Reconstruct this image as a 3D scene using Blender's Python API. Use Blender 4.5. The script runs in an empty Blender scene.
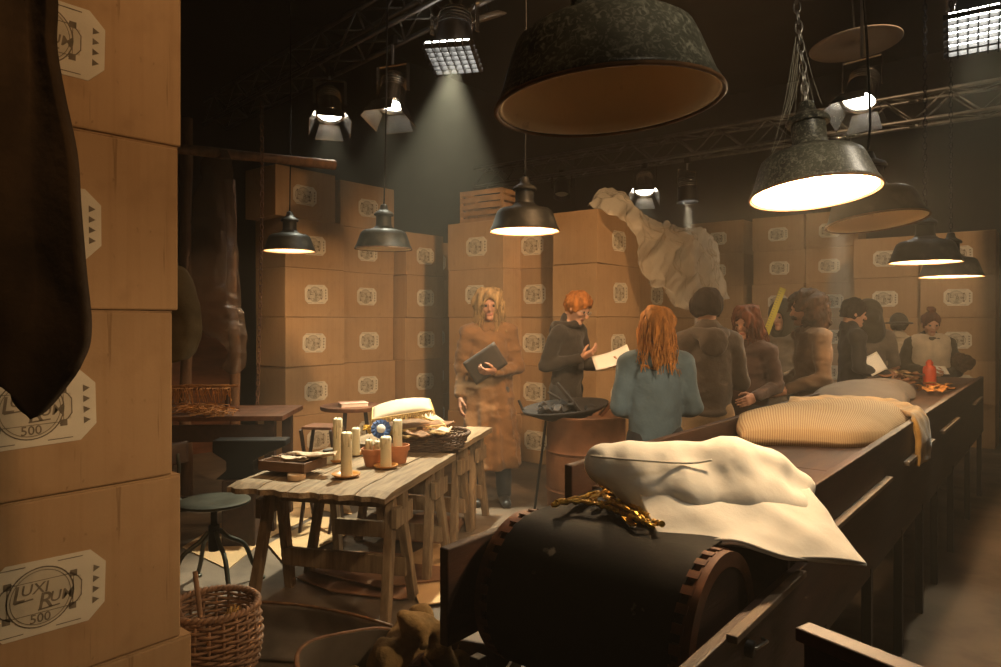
import bpy, bmesh, math, random
import numpy as np
from mathutils import Vector, Matrix, Euler

R = math.radians
random.seed(7)
scene = bpy.context.scene
COL = scene.collection

# ------------------------------------------------------------------ camera
TH = R(39.13); CS, SN = math.cos(TH), math.sin(TH)
CH, FX, HX, HY = 1.5, 700.0, 500.5, 320.0
cam_d = bpy.data.cameras.new('camera'); cam = bpy.data.objects.new('camera', cam_d)
COL.objects.link(cam)
cam.location = (0, 0, CH); cam.rotation_euler = (R(90), 0, TH)
cam_d.sensor_width = 36; cam_d.lens = FX / 1001 * 36; cam_d.shift_y = -13.5 / 1001
cam_d.clip_start = 0.05
scene.camera = cam

# ------------------------------------------------------------------ world, haze, exposure
HAZE = 0.0125
w = bpy.data.worlds.new('world'); scene.world = w; w.use_nodes = True
nt = w.node_tree
nt.nodes['Background'].inputs[0].default_value = (0.05, 0.035, 0.022, 1)
nt.nodes['Background'].inputs[1].default_value = 0.15
vs = nt.nodes.new('ShaderNodeVolumeScatter')
vs.inputs['Color'].default_value = (0.95, 0.86, 0.70, 1)
vs.inputs['Density'].default_value = HAZE
vs.inputs['Anisotropy'].default_value = 0.25
nt.links.new(vs.outputs[0], nt.nodes['World Output'].inputs['Volume'])
scene.view_settings.view_transform = 'Standard'
scene.view_settings.look = 'None'
scene.view_settings.gamma = 1
scene.view_settings.use_curve_mapping = False
scene.view_settings.exposure = 0.0

def spot_light(loc, target, power, color, angle, blend=0.5, size=0.1, name='unseen_spot', parent=None):
    d = bpy.data.lights.new(name, 'SPOT'); o = bpy.data.objects.new(name, d); COL.objects.link(o)
    d.energy = power; d.color = color; d.spot_size = R(angle); d.spot_blend = blend; d.shadow_soft_size = size
    o.location = loc
    o.rotation_euler = (Vector(target) - Vector(loc)).to_track_quat('-Z', 'Y').to_euler()
    if parent:
        o.parent = parent; o.matrix_parent_inverse = parent.matrix_world.inverted()
    return o
WARM = (1.0, 0.57, 0.26); MILD = (1.0, 0.64, 0.34); COOL = (0.98, 0.97, 0.74)
# unseen spots added out of frame to light parts of the set
spot_light((1.6, 0.1, 4.4), (-2.3, 1.0, 1.75), 270, WARM, 30, 0.9, 0.15)       # onto the near cartons
spot_light((0.3, 2.6, 4.9), (-4.6, 5.3, 1.2), 1300, WARM, 50, 0.9, 0.2)        # onto the carton walls
spot_light((0.6, 5.6, 4.9), (-2.9, 10.0, 1.7), 480, MILD, 60, 0.9, 0.2)        # added to brighten the far wall
spot_light((-1.2, 0.0, 4.7), (-3.0, 2.9, 0.7), 150, MILD, 36, 0.8, 0.15)         # onto the work tables
spot_light((1.2, 3.7, 4.2), (-.75, 1.95,   .98), 150, (1.0, 0.86, 0.66), 17, 0.6, 0.1)     # onto the white pillow
spot_light((2.0, -.2, 3.3), (-.62, 1.70, 2.25), 380, (1.0, 0.84, 0.60), 26, 0.6, 0.12)     # onto the near lamps
spot_light((1.0, -.9, 3.1), (-.92, 1.95, 1.0), 34, (1.0, 0.82, 0.58), 13, 0.6, 0.1)     # added front fill on the pillow

# ------------------------------------------------------------------ geometry helpers
def at(px, py, D):
    u = (px - HX) / FX
    return Vector((D * (u * CS - SN), D * (u * SN + CS), CH - (py - HY) / FX * D))
def gz(px, py, z):
    return at(px, py, (CH - z) * FX / (py - HY))
def pic_dir(a):                    # heading: 0 faces the viewer, 90 faces right, 180 faces away
    x, y = math.sin(R(a)), -math.cos(R(a))
    return math.atan2(-(x * CS - y * SN), x * SN + y * CS)

class MB:
    def __init__(s): s.v = []; s.f = []; s.uv = None
    def add(s, vs_, fs):
        b = len(s.v); s.v += [tuple(p) for p in vs_]; s.f += [tuple(i + b for i in q) for q in fs]; return s
    def box(s, c, size, M=None):
        x, y, z = [k / 2 for k in size]; c = Vector(c)
        pts = [Vector((i * x, j * y, k * z)) for k in (-1, 1) for j in (-1, 1) for i in (-1, 1)]
        pts = [c + (M @ p if M else p) for p in pts]
        return s.add(pts, [(0, 2, 3, 1), (4, 5, 7, 6), (0, 1, 5, 4), (2, 6, 7, 3), (0, 4, 6, 2), (1, 3, 7, 5)])
    def bar(s, a, b, wd, th, up=(0, 0, 1)):
        a = Vector(a); b = Vector(b); d = (b - a).normalized(); up = Vector(up)
        if abs(d.dot(up)) > .99: up = Vector((1, 0, 0))
        x = d.cross(up).normalized(); y = x.cross(d)
        return s.box((a + b) / 2, (wd, (b - a).length, th), Matrix((x, d, y)).transposed())
    def tube(s, pts, r, n=8, caps=True, closed=False):
        pts = [Vector(p) for p in pts]; m = len(pts)
        rr = list(r) if hasattr(r, '__len__') else [r] * m
        t0 = (pts[1] - pts[0]).normalized()
        nrm = t0.orthogonal().normalized(); vs_ = []
        for i in range(m):
            if closed: t = pts[(i + 1) % m] - pts[i - 1]
            else: t = pts[min(i + 1, m - 1)] - pts[max(i - 1, 0)]
            t = t.normalized() if t.length > 1e-9 else t0
            nrm = (nrm - t * nrm.dot(t))
            nrm = nrm.normalized() if nrm.length > 1e-6 else t.orthogonal().normalized()
            bn = t.cross(nrm)
            for k in range(n):
                a = 2 * math.pi * k / n
                vs_.append(pts[i] + (nrm * math.cos(a) + bn * math.sin(a)) * rr[i])
        fs = []
        for i in range(m if closed else m - 1):
            j = (i + 1) % m
            for k in range(n):
                l = (k + 1) % n
                fs.append((i * n + k, i * n + l, j * n + l, j * n + k))
        if caps and not closed:
            fs.append(tuple(range(n - 1, -1, -1))); fs.append(tuple(range((m - 1) * n, m * n)))
        return s.add(vs_, fs)
    def lathe(s, prof, n=32, c=(0, 0, 0), M=None, wob=0):
        vs_ = []; fs = []; c = Vector(c); m = len(prof)
        for r, z in prof:
            for k in range(n):
                a = 2 * math.pi * k / n
                q = r * (1 + wob * math.sin(3 * a + z * 20))
                p = Vector((q * math.cos(a), q * math.sin(a), z)); vs_.append(c + (M @ p if M else p))
        for i in range(m - 1):
            for k in range(n):
                l = (k + 1) % n; fs.append((i * n + k, i * n + l, (i + 1) * n + l, (i + 1) * n + k))
        if prof[0][0] > 1e-5: fs.append(tuple(range(n - 1, -1, -1)))
        if prof[-1][0] > 1e-5: fs.append(tuple(range((m - 1) * n, m * n)))
        return s.add(vs_, fs)
    def ring(s, prof, n=32, c=(0, 0, 0), M=None):      # closed profile revolved: a hollow body
        vs_ = []; fs = []; c = Vector(c); m = len(prof)
        for r, z in prof:
            for k in range(n):
                a = 2 * math.pi * k / n
                p = Vector((r * math.cos(a), r * math.sin(a), z)); vs_.append(c + (M @ p if M else p))
        for i in range(m):
            j = (i + 1) % m
            for k in range(n):
                l = (k + 1) % n; fs.append((i * n + k, i * n + l, j * n + l, j * n + k))
        return s.add(vs_, fs)
    def prism(s, poly, z0, z1, M=None, c=(0, 0, 0)):
        n = len(poly); c = Vector(c)
        pts = [Vector((x, y, z)) for z in (z0, z1) for x, y in poly]
        pts = [c + (M @ p if M else p) for p in pts]
        return s.add(pts, [tuple(range(n - 1, -1, -1)), tuple(range(n, 2 * n))] +
                     [(i, (i + 1) % n, n + (i + 1) % n, n + i) for i in range(n)])
    def mesh(s, name, smooth=False):
        me = bpy.data.meshes.new(name); me.from_pydata(s.v, [], s.f); me.update()
        if smooth:
            me.polygons.foreach_set('use_smooth', [True] * len(me.polygons))
        return me
    def build(s, name, mat, parent=None, smooth=False, bevel=0, auto=None):
        me = s.mesh(name, smooth)
        bm = bmesh.new(); bm.from_mesh(me); bmesh.ops.recalc_face_normals(bm, faces=bm.faces); bm.to_mesh(me); bm.free()
        o = link(name, me, mat, parent)
        if bevel:
            md = o.modifiers.new('bevel', 'BEVEL'); md.width = bevel; md.segments = 2; md.limit_method = 'ANGLE'
        if auto:
            me.polygons.foreach_set('use_smooth', [True] * len(me.polygons)); me.set_sharp_from_angle(angle=R(auto))
        return o
def link(name, me, mat, parent=None):
    o = bpy.data.objects.new(name, me); COL.objects.link(o)
    if mat is not None and me is not None and not me.materials: me.materials.append(mat)
    if parent: o.parent = parent
    return o
def empty(name, loc=(0, 0, 0), rz=0, rot=None):
    o = bpy.data.objects.new(name, None); COL.objects.link(o)
    o.location = loc; o.rotation_euler = rot if rot else (0, 0, rz); o.empty_display_size = .1
    return o
def tag(o, label=None, cat=None, group=None, kind=None):
    if label: o['label'] = label
    if cat: o['category'] = cat
    if group: o['group'] = group
    if kind: o['kind'] = kind
    return o
def copy_tree(o, parent=None):
    c = o.copy(); COL.objects.link(c); c.parent = parent
    for ch in o.children: copy_tree(ch, c)
    return c

def cr(P, n):                      # Catmull-Rom along axis 0
    P = np.asarray(P, float); m = P.shape[0]
    Q = np.concatenate([2 * P[:1] - P[1:2], P, 2 * P[-1:] - P[-2:-1]])
    t = np.linspace(0, m - 1, n); i = np.clip(t.astype(int), 0, m - 2); f = (t - i)
    f = f.reshape((-1,) + (1,) * (P.ndim - 1))
    a, b, c, d = Q[i], Q[i + 1], Q[i + 2], Q[i + 3]
    return .5 * (2 * b + (c - a) * f + (2 * a - 5 * b + 4 * c - d) * f ** 2 + (3 * b - a - 3 * c + d) * f ** 3)
def wrinkle(P, amp, freq, seed):
    r = np.random.RandomState(seed); out = np.zeros(P.shape[:-1])
    for o in range(3):
        for _ in range(4):
            k = r.normal(size=3); k *= freq * 2 ** o / np.linalg.norm(k)
            out += np.sin(P @ k + r.uniform(0, 6.28) + 1.3 * np.sin(P @ r.normal(size=3) * freq * .7)) / 2 ** o
    return out * amp / 4
def sheet_mesh(name, ctrl, thick, nu=40, nv=40, wr=0.0, wf=12, seed=1, edge=None):
    """two-sided soft body over a control grid; thick = scalar or grid (half thickness)"""
    C = np.array([[tuple(p) for p in row] for row in ctrl], float)
    S = cr(np.swapaxes(cr(C, nu), 0, 1), nv); S = np.swapaxes(S, 0, 1)
    T = np.array(thick, float) if hasattr(thick, '__len__') else np.full(C.shape[:2], float(thick))
    T = T.reshape(T.shape + (1,))
    H = np.swapaxes(cr(np.swapaxes(cr(T, nu), 0, 1), nv), 0, 1)[..., 0]
    du = np.gradient(S, axis=0); dv = np.gradient(S, axis=1); N = np.cross(du, dv)
    N /= np.linalg.norm(N, axis=-1, keepdims=True) + 1e-9
    if edge is not None:
        a = np.linspace(-1, 1, nu)[:, None]; b = np.linspace(-1, 1, nv)[None, :]
        pr = np.clip((1 - a ** 2) * (1 - b ** 2), 0, 1) ** edge
        H = np.maximum(H * pr, .0025)
    H = np.maximum(H, .0012)
    if wr:
        w_ = wrinkle(S, abs(wr), wf, seed); S = S + N * (w_ if wr > 0 else (.45 * abs(wr) - np.abs(w_)) * 1.4 + wrinkle(S, abs(wr) * .35, wf * 2.6, seed + 1))[..., None]
    top = S + N * H[..., None]; bot = S - N * H[..., None]
    vs_ = np.concatenate([top.reshape(-1, 3), bot.reshape(-1, 3)]); n = nu * nv
    idx = np.arange(n).reshape(nu, nv)
    a, b, c, d = idx[:-1, :-1].ravel(), idx[1:, :-1].ravel(), idx[1:, 1:].ravel(), idx[:-1, 1:].ravel()
    F = np.concatenate([np.stack([a, b, c, d], 1), np.stack([d, c, b, a], 1) + n])
    rim = np.concatenate([idx[0, :], idx[1:, -1], idx[-1, -2::-1], idx[-2:0:-1, 0]])
    r2 = np.roll(rim, -1); F = np.concatenate([F, np.stack([rim, r2, r2 + n, rim + n], 1)])
    me = bpy.data.meshes.new(name); me.from_pydata(vs_.tolist(), [], F.tolist()); me.update()
    uu, vv = np.meshgrid(np.linspace(0, 1, nu), np.linspace(0, 1, nv), indexing='ij')
    UV = np.stack([uu.ravel(), vv.ravel()], 1); UV = np.concatenate([UV, UV])
    uvl = me.uv_layers.new(name='UVMap'); li = np.zeros(len(me.loops), int); me.loops.foreach_get('vertex_index', li)
    uvl.data.foreach_set('uv', UV[li].ravel().astype('f'))
    bm = bmesh.new(); bm.from_mesh(me); bmesh.ops.recalc_face_normals(bm, faces=bm.faces); bm.to_mesh(me); bm.free()
    me.polygons.foreach_set('use_smooth', [True] * len(me.polygons))
    return me

# ---- signed distance bodies, meshed with surface nets
def rcone(P, a, b, ra, rb, sc=(1, 1, 1)):
    sc = np.array(sc, float); a = np.array(a, float); q = (P - a) / sc; d = (np.array(b, float) - a) / sc
    h = np.clip(q @ d / max(d @ d, 1e-9), 0, 1)
    return (np.linalg.norm(q - h[..., None] * d, axis=-1) - (ra + (rb - ra) * h)) * sc.min()
def ell(P, c, r):
    r = np.array(r, float); q = P - np.array(c, float)
    k0 = np.linalg.norm(q / r, axis=-1); k1 = np.linalg.norm(q / r ** 2, axis=-1) + 1e-9
    return k0 * (k0 - 1) / k1
def sbox(P, c, hs, r=0.0):
    q = np.abs(P - np.array(c, float)) - (np.array(hs, float) - r)
    return np.linalg.norm(np.maximum(q, 0), axis=-1) + np.minimum(q.max(-1), 0) - r
def smin(a, b, k):
    h = np.clip(.5 + .5 * (b - a) / k, 0, 1); return b + (a - b) * h - k * h * (1 - h)
def smax(a, b, k): return -smin(-a, -b, k)
def surfnet(fn, lo, hi, h):
    lo = np.array(lo, float); hi = np.array(hi, float); n = np.ceil((hi - lo) / h).astype(int) + 1
    G = np.stack(np.meshgrid(*[lo[i] + h * np.arange(n[i]) for i in range(3)], indexing='ij'), -1)
    F = fn(G); s = F < 0
    e = [(i, j, k) for i in (0, 1) for j in (0, 1) for k in (0, 1)]
    sl = lambda A, o: A[o[0]:A.shape[0] - 1 + o[0], o[1]:A.shape[1] - 1 + o[1], o[2]:A.shape[2] - 1 + o[2]]
    cnt = sum(sl(s, o).astype(int) for o in e); mask = (cnt > 0) & (cnt < 8)
    I = np.argwhere(mask); V = np.zeros((len(I), 3)); W = np.zeros(len(I))
    for o in e:
        for ax in range(3):
            if o[ax]: continue
            p = list(o); p[ax] = 1
            fa = F[I[:, 0] + o[0], I[:, 1] + o[1], I[:, 2] + o[2]]; fb = F[I[:, 0] + p[0], I[:, 1] + p[1], I[:, 2] + p[2]]
            x = (fa < 0) != (fb < 0); t = fa / np.where(x, fa - fb, 1)
            q = np.tile(np.array(o, float), (len(I), 1)); q[:, ax] = t
            V += np.where(x[:, None], q, 0); W += x
    V = lo + h * (I + V / W[:, None])
    num = -np.ones(mask.shape, int); num[mask] = np.arange(len(I)); Q = []
    for ax in range(3):
        A = np.moveaxis(s, ax, 0); N = np.moveaxis(num, ax, 0)
        d = A[:-1] != A[1:]; d = d[:, 1:-1, 1:-1]; J = np.argwhere(d)
        if not len(J): continue
        i, j, k = J[:, 0], J[:, 1] + 1, J[:, 2] + 1
        q = np.stack([N[i, j - 1, k - 1], N[i, j, k - 1], N[i, j, k], N[i, j - 1, k]], 1)
        fl = A[i, j, k] ^ (ax == 1); q = np.where(fl[:, None], q, q[:, ::-1]); Q.append(q)
    return V, np.concatenate(Q)
def np_mesh(name, parts, mats, parent=None, smooth=True):
    """parts: list of (V, F, material index)"""
    vs_ = []; fs = []; mi = []; b = 0
    for V, F, m in parts:
        vs_.append(np.asarray(V, float)); fs += (np.asarray(F) + b).tolist(); mi += [m] * len(F); b += len(V)
    me = bpy.data.meshes.new(name); me.from_pydata(np.concatenate(vs_).tolist(), [], fs); me.update()
    for m in mats: me.materials.append(m)
    me.polygons.foreach_set('material_index', mi); me.polygons.foreach_set('use_smooth', [smooth] * len(mi))
    return link(name, me, None, parent)
def blob(name, fn, lo, hi, h, mat, parent=None):
    V, F = surfnet(fn, lo, hi, h); return np_mesh(name, [(V, F, 0)], [mat], parent)

# ------------------------------------------------------------------ materials
def mat(name, col, rough=.7, metal=0, var=.25, scale=6, col2=None, bump=.0, bscale=40, stretch=(1, 1, 1), rnd=0,
        alpha=1, emit=None, spec=.4, trans=0, detail=6, coat=0, sheen=0):
    m = bpy.data.materials.new(name); m.use_nodes = True; n = m.node_tree.nodes; L = m.node_tree.links
    b = n['Principled BSDF']; b.inputs['Roughness'].default_value = rough; b.inputs['Metallic'].default_value = metal
    b.inputs['Specular IOR Level'].default_value = spec; b.inputs['Alpha'].default_value = alpha
    b.inputs['Coat Weight'].default_value = coat; b.inputs['Sheen Weight'].default_value = sheen
    tc = n.new('ShaderNodeTexCoord'); mp = n.new('ShaderNodeMapping'); mp.inputs['Scale'].default_value = stretch
    L.new(tc.outputs['Object'], mp.inputs[0])
    nz = n.new('ShaderNodeTexNoise'); nz.inputs['Scale'].default_value = scale; nz.inputs['Detail'].default_value = detail
    L.new(mp.outputs[0], nz.inputs['Vector'])
    rp = n.new('ShaderNodeValToRGB'); c2 = col2 if col2 else tuple(k * (1 - var) for k in col); c1 = tuple(min(1, k * (1 + var * .6)) for k in col) if not col2 else col
    rp.color_ramp.elements[0].position = .32; rp.color_ramp.elements[1].position = .68
    rp.color_ramp.elements[0].color = (*c2, 1); rp.color_ramp.elements[1].color = (*c1, 1)
    L.new(nz.outputs[0], rp.inputs[0]); out = rp.outputs[0]
    if rnd:
        oi = n.new('ShaderNodeObjectInfo'); mr = n.new('ShaderNodeMapRange'); mr.inputs[3].default_value = 1 - rnd; mr.inputs[4].default_value = 1 + rnd * .5
        L.new(oi.outputs['Random'], mr.inputs[0]); mx = n.new('ShaderNodeMix'); mx.data_type = 'RGBA'; mx.blend_type = 'MULTIPLY'
        mx.inputs[0].default_value = 1; L.new(out, mx.inputs[6]); L.new(mr.outputs[0], mx.inputs[7]); out = mx.outputs[2]
        va = n.new('ShaderNodeVectorMath'); va.operation = 'ADD'; vm = n.new('ShaderNodeVectorMath'); vm.operation = 'SCALE'
        cb = n.new('ShaderNodeCombineXYZ')
        for q in range(3): L.new(oi.outputs['Random'], cb.inputs[q])
        L.new(cb.outputs[0], vm.inputs[0]); vm.inputs['Scale'].default_value = 37; L.new(mp.outputs[0], va.inputs[0]); L.new(vm.outputs[0], va.inputs[1])
        L.new(va.outputs[0], nz.inputs['Vector'])
    L.new(out, b.inputs['Base Color'])
    if bump:
        bz = n.new('ShaderNodeTexNoise'); bz.inputs['Scale'].default_value = bscale; bz.inputs['Detail'].default_value = 4
        L.new(mp.outputs[0], bz.inputs['Vector']); bp = n.new('ShaderNodeBump'); bp.inputs['Strength'].default_value = bump
        bp.inputs['Distance'].default_value = .01; L.new(bz.outputs[0], bp.inputs['Height']); L.new(bp.outputs[0], b.inputs['Normal'])
    if emit:
        b.inputs['Emission Color'].default_value = (*emit[0], 1); b.inputs['Emission Strength'].default_value = emit[1]
    if trans: b.inputs['Transmission Weight'].default_value = trans
    return m
def node(m, t): return m.node_tree.nodes.new(t)
def mix_over(m, fac_out, col, fac=1.0):
    """lay a second colour over the base colour by a mask"""
    n = m.node_tree.nodes; L = m.node_tree.links; b = n['Principled BSDF']; src = b.inputs['Base Color'].links[0].from_socket
    mx = n.new('ShaderNodeMix'); mx.data_type = 'RGBA'; L.new(fac_out, mx.inputs[0]); L.new(src, mx.inputs[6]); mx.inputs[7].default_value = (*col, 1)
    L.new(mx.outputs[2], b.inputs['Base Color'])
def mask_noise(m, scale, lo, hi, stretch=(1, 1, 1), detail=5, amt=1.0, seed=0.0, dist=0.0):
    n = m.node_tree.nodes; L = m.node_tree.links
    tc = n.new('ShaderNodeTexCoord'); mp = n.new('ShaderNodeMapping'); mp.inputs['Scale'].default_value = stretch; mp.inputs['Location'].default_value = (seed, seed * .7, seed * 1.3)
    L.new(tc.outputs['Object'], mp.inputs[0]); nz = n.new('ShaderNodeTexNoise'); nz.inputs['Scale'].default_value = scale; nz.inputs['Detail'].default_value = detail
    nz.inputs['Distortion'].default_value = dist
    L.new(mp.outputs[0], nz.inputs['Vector']); mr = n.new('ShaderNodeMapRange'); mr.inputs[1].default_value = lo; mr.inputs[2].default_value = hi; mr.inputs[4].default_value = amt
    L.new(nz.outputs[0], mr.inputs[0]); return mr.outputs[0]

M = {}
M['carton'] = mat('carton_board', (.44, .285, .150), .8, var=.10, scale=2.5, rnd=.10, spec=.25, bump=.05, bscale=90)
mix_over(M['carton'], mask_noise(M['carton'], 60, .45, .75, (1, 1, .02), 2, .22), (.30, .165, .07))
mix_over(M['carton'], mask_noise(M['carton'], 9, .60, .75, (1, 1, .8), 5, .25), (.24, .13, .06))
mix_over(M['carton'], mask_noise(M['carton'], 38, .68, .74, (1, 1, .6), 3, .5), (.17, .095, .04))
M['carton_near'] = M['carton'].copy(); M['carton_near'].name = 'carton_board_stained'
mix_over(M['carton_near'], mask_noise(M['carton_near'], 34, .69, .73, (1, 1, .05), 3, .5, 2.0), (.15, .08, .032))
mix_over(M['carton_near'], mask_noise(M['carton_near'], 5, .55, .72, (1, 1, 1), 5, .35, 5.0), (.22, .12, .05))
M['paper_label'] = mat('label_paper', (.68, .62, .49), .85, var=.10, scale=9)
M['ink'] = mat('label_ink', (.19, .155, .11), .85, var=.3, scale=40)
M['ink_light'] = mat('label_tint', (.55, .49, .37), .85, var=.1, scale=20)
M['concrete'] = mat('concrete', (.135, .094, .061), .75, var=.45, scale=1.3, bump=.25, bscale=14, detail=10)
mix_over(M['concrete'], mask_noise(M['concrete'], 5, .52, .66, detail=8, amt=.6), (.075, .05, .032))
mix_over(M['concrete'], mask_noise(M['concrete'], 2.2, .60, .70, detail=8, amt=.6, seed=4), (.21, .155, .105))
M['black_wall'] = mat('painted_wall', (.035, .030, .026), .9, var=.2, scale=1.5)
M['wood_grey'] = mat('weathered_wood', (.29, .205, .12), .75, col2=(.15, .095, .05), scale=5, stretch=(9, .9, 9), bump=.5, bscale=16, rnd=.15)
M['wood_leg'] = mat('trestle_wood', (.30, .205, .115), .75, col2=(.155, .095, .05), scale=5, stretch=(7, 7, .8), bump=.3, bscale=16, rnd=.15)
M['wood_dark'] = mat('dark_stained_wood', (.040, .017, .009), .55, var=.4, scale=4, stretch=(6, .8, 6), bump=.1, bscale=20, spec=.5)
M['wood_red'] = mat('red_brown_wood', (.13, .05, .022), .5, var=.35, scale=4, stretch=(5, 1, 5))
M['wood_bed'] = mat('conveyor_bed_board', (.055, .028, .016), .6, var=.4, scale=5, stretch=(5, .6, 5), bump=.1)
M['wood_batten'] = mat('pale_batten', (.17, .12, .08), .55, var=.3, scale=8)  # paler than the boards it runs along
M['belt'] = mat('black_rubber_belt', (.005, .005, .0045), .62, var=.5, scale=7, spec=.16, bump=.06, bscale=60)
mix_over(M['belt'], mask_noise(M['belt'], 11, .70, .74, detail=6, amt=.55), (.28, .23, .17))
M['white_cotton'] = mat('white_cotton', (.76, .72, .63), .85, var=.04, scale=5, bump=.15, bscale=25, sheen=.2)
M['grey_cloth'] = mat('grey_cloth', (.095, .08, .068), .9, var=.15, scale=8, bump=.2, bscale=60)
M['gold'] = mat('gold_tinsel', (.75, .45, .08), .3, .85, var=.4, scale=40, bump=.4, bscale=120)
M['gold_cloth'] = mat('ochre_velvet', (.42, .22, .045), .7, var=.4, scale=14, bump=.3, bscale=60, sheen=.3)
M['enamel_old'] = mat('dusty_black_enamel', (.022, .023, .018), .38, var=.3, scale=5, spec=.55, bump=.12, bscale=30)
mix_over(M['enamel_old'], mask_noise(M['enamel_old'], 5, .40, .75, detail=10, amt=.50), (.26, .25, .18))
mix_over(M['enamel_old'], mask_noise(M['enamel_old'], 75, .48, .72, (1, 1, 1), 10, .6, 3.0, 1.5), (.42, .40, .31))
M['enamel'] = mat('black_enamel', (.016, .015, .012), .5, var=.3, scale=5, spec=.3)
mix_over(M['enamel'], mask_noise(M['enamel'], 9, .55, .8, detail=8, amt=.3), (.22, .20, .15))
M['lining'] = mat('aged_white_enamel', (.90, .70, .46), .5, var=.10, scale=5)
mix_over(M['lining'], mask_noise(M['lining'], 12, .64, .70, detail=6, amt=.5), (.30, .15, .07))
M['rim_rust'] = mat('rusty_rim', (.16, .075, .03), .7, var=.5, scale=20)
M['black_metal'] = mat('black_metal', (.008, .0075, .007), .5, .3, var=.3, scale=8)
M['steel'] = mat('worn_steel', (.45, .42, .38), .35, .9, var=.3, scale=10)
M['alu'] = mat('truss_tube', (.16, .15, .135), .45, .85, var=.3, scale=8)
M['green_metal'] = mat('green_grey_metal', (.065, .066, .05), .45, .6, var=.3, scale=8)
M['galv'] = mat('dull_galvanised_metal', (.085, .07, .053), .6, .15, var=.35, scale=7)
M['sheet_metal'] = mat('grey_sheet_metal', (.17, .14, .11), .6, .15, var=.35, scale=7)
M['rust'] = mat('rusted_steel', (.20, .095, .05), .75, .2, var=.4, scale=4, bump=.15, bscale=30)
mix_over(M['rust'], mask_noise(M['rust'], 3, .48, .62, detail=7, amt=.75), (.075, .045, .03))
M['wax'] = mat('candle_wax', (.66, .56, .36), .5, var=.08, scale=12, spec=.4)
M['wick'] = mat('burnt_wick', (.02, .015, .01), .9)
M['terracotta'] = mat('terracotta', (.42, .155, .06), .75, var=.2, scale=10)
M['amber'] = mat('amber_glazed_dish', (.45, .20, .05), .3, var=.3, scale=12, spec=.6)
M['wicker'] = mat('wicker', (.24, .13, .07), .7, var=.4, scale=30, rnd=.1)
M['wicker_dark'] = mat('dark_wicker', (.10, .055, .03), .65, var=.4, scale=30)
M['raffia'] = mat('orange_straw', (.42, .17, .035), .7, var=.4, scale=25)
M['cream'] = mat('cream_fabric', (.52, .43, .31), .8, var=.12, scale=8, bump=.2, bscale=70)
M['fringe'] = mat('gold_fringe', (.55, .36, .13), .7, var=.4, scale=(60), bump=.2, bscale=90)
M['blue'] = mat('blue_ribbon', (.045, .10, .26), .6, var=.3, scale=12)
M['leaf'] = mat('green_felt_leaf', (.13, .20, .05), .7, var=.3, scale=12)
M['yellow_flower'] = mat('yellow_blossom', (.62, .36, .04), .7, var=.4, scale=40)
M['tin'] = mat('brass_tin', (.55, .34, .12), .35, .7, var=.3, scale=10)
M['brown_cloth'] = mat('brown_cloth_scrap', (.20, .105, .05), .85, var=.4, scale=10, bump=.3, bscale=50)
M['pale_cloth'] = mat('pale_cloth_scrap', (.60, .46, .32), .85, var=.25, scale=12, bump=.3, bscale=50)
M['cork'] = mat('pale_cork', (.50, .34, .20), .8, var=.2, scale=20)
M['glass_jar'] = mat('cloudy_glass', (.55, .53, .42), .25, var=.15, scale=10, spec=.6)
M['dark_drape'] = mat('dark_heavy_cloth', (.050, .030, .014), .95, var=.6, scale=5, bump=.5, bscale=30)
M['khaki_coat'] = mat('dark_khaki_cloth', (.075, .06, .035), .9, var=.3, scale=8, bump=.2)
M['sackcloth'] = mat('ochre_sackcloth', (.26, .165, .065), .95, var=.45, scale=9, bump=.5, bscale=50)
M['floor_card'] = mat('flattened_cardboard', (.52, .33, .16), .85, var=.12, scale=3)
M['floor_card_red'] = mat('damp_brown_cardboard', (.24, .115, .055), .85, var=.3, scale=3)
M['pink_book'] = mat('pink_cover', (.55, .33, .25), .7, var=.08, scale=8)
M['bottle_red'] = mat('orange_red_plastic', (.62, .085, .025), .4, var=.15, scale=6, spec=.5)
M['paper'] = mat('white_paper', (.80, .76, .68), .85, var=.03, scale=6)
M['tape'] = mat('yellow_rule', (.62, .52, .05), .5, var=.1, scale=8)
M['feather'] = mat('brown_feathers', (.26, .12, .055), .8, var=.5, scale=20)
M['feather_pale'] = mat('tan_feathers', (.46, .30, .15), .8, var=.4, scale=20)
M['fur'] = mat('brown_fur', (.075, .045, .025), .95, var=.5, scale=25, bump=.6, bscale=90)
M['disc'] = mat('pale_disc', (.40, .34, .28), .8, var=.08, scale=4)
M['lens'] = mat('lit_lens', (1, 1, 1), .4, emit=((1, .96, .86), 30))
M['reflect'] = mat('polished_lamp_housing', (.75, .72, .66), .25, 1, var=.15, scale=8, emit=None)
M['bulb'] = mat('lit_bulb', (1, 1, 1), .4, emit=((1, .80, .52), 30))
M['slat'] = mat('crate_slat', (.42, .24, .10), .75, var=.25, scale=8, rnd=.2)
M['post'] = mat('rough_post', (.20, .11, .06), .85, var=.4, scale=5, stretch=(4, 4, .7))
M['web'] = mat('dusty_cobweb', (.45, .42, .33), .9, var=.2, scale=20)
M['laptop'] = mat('dark_notebook_cover', (.05, .04, .035), .5, var=.2, scale=6)
M['coal'] = mat('charred_scrap', (.014, .010, .008), .85, var=.5, scale=14, bump=.3)
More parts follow.
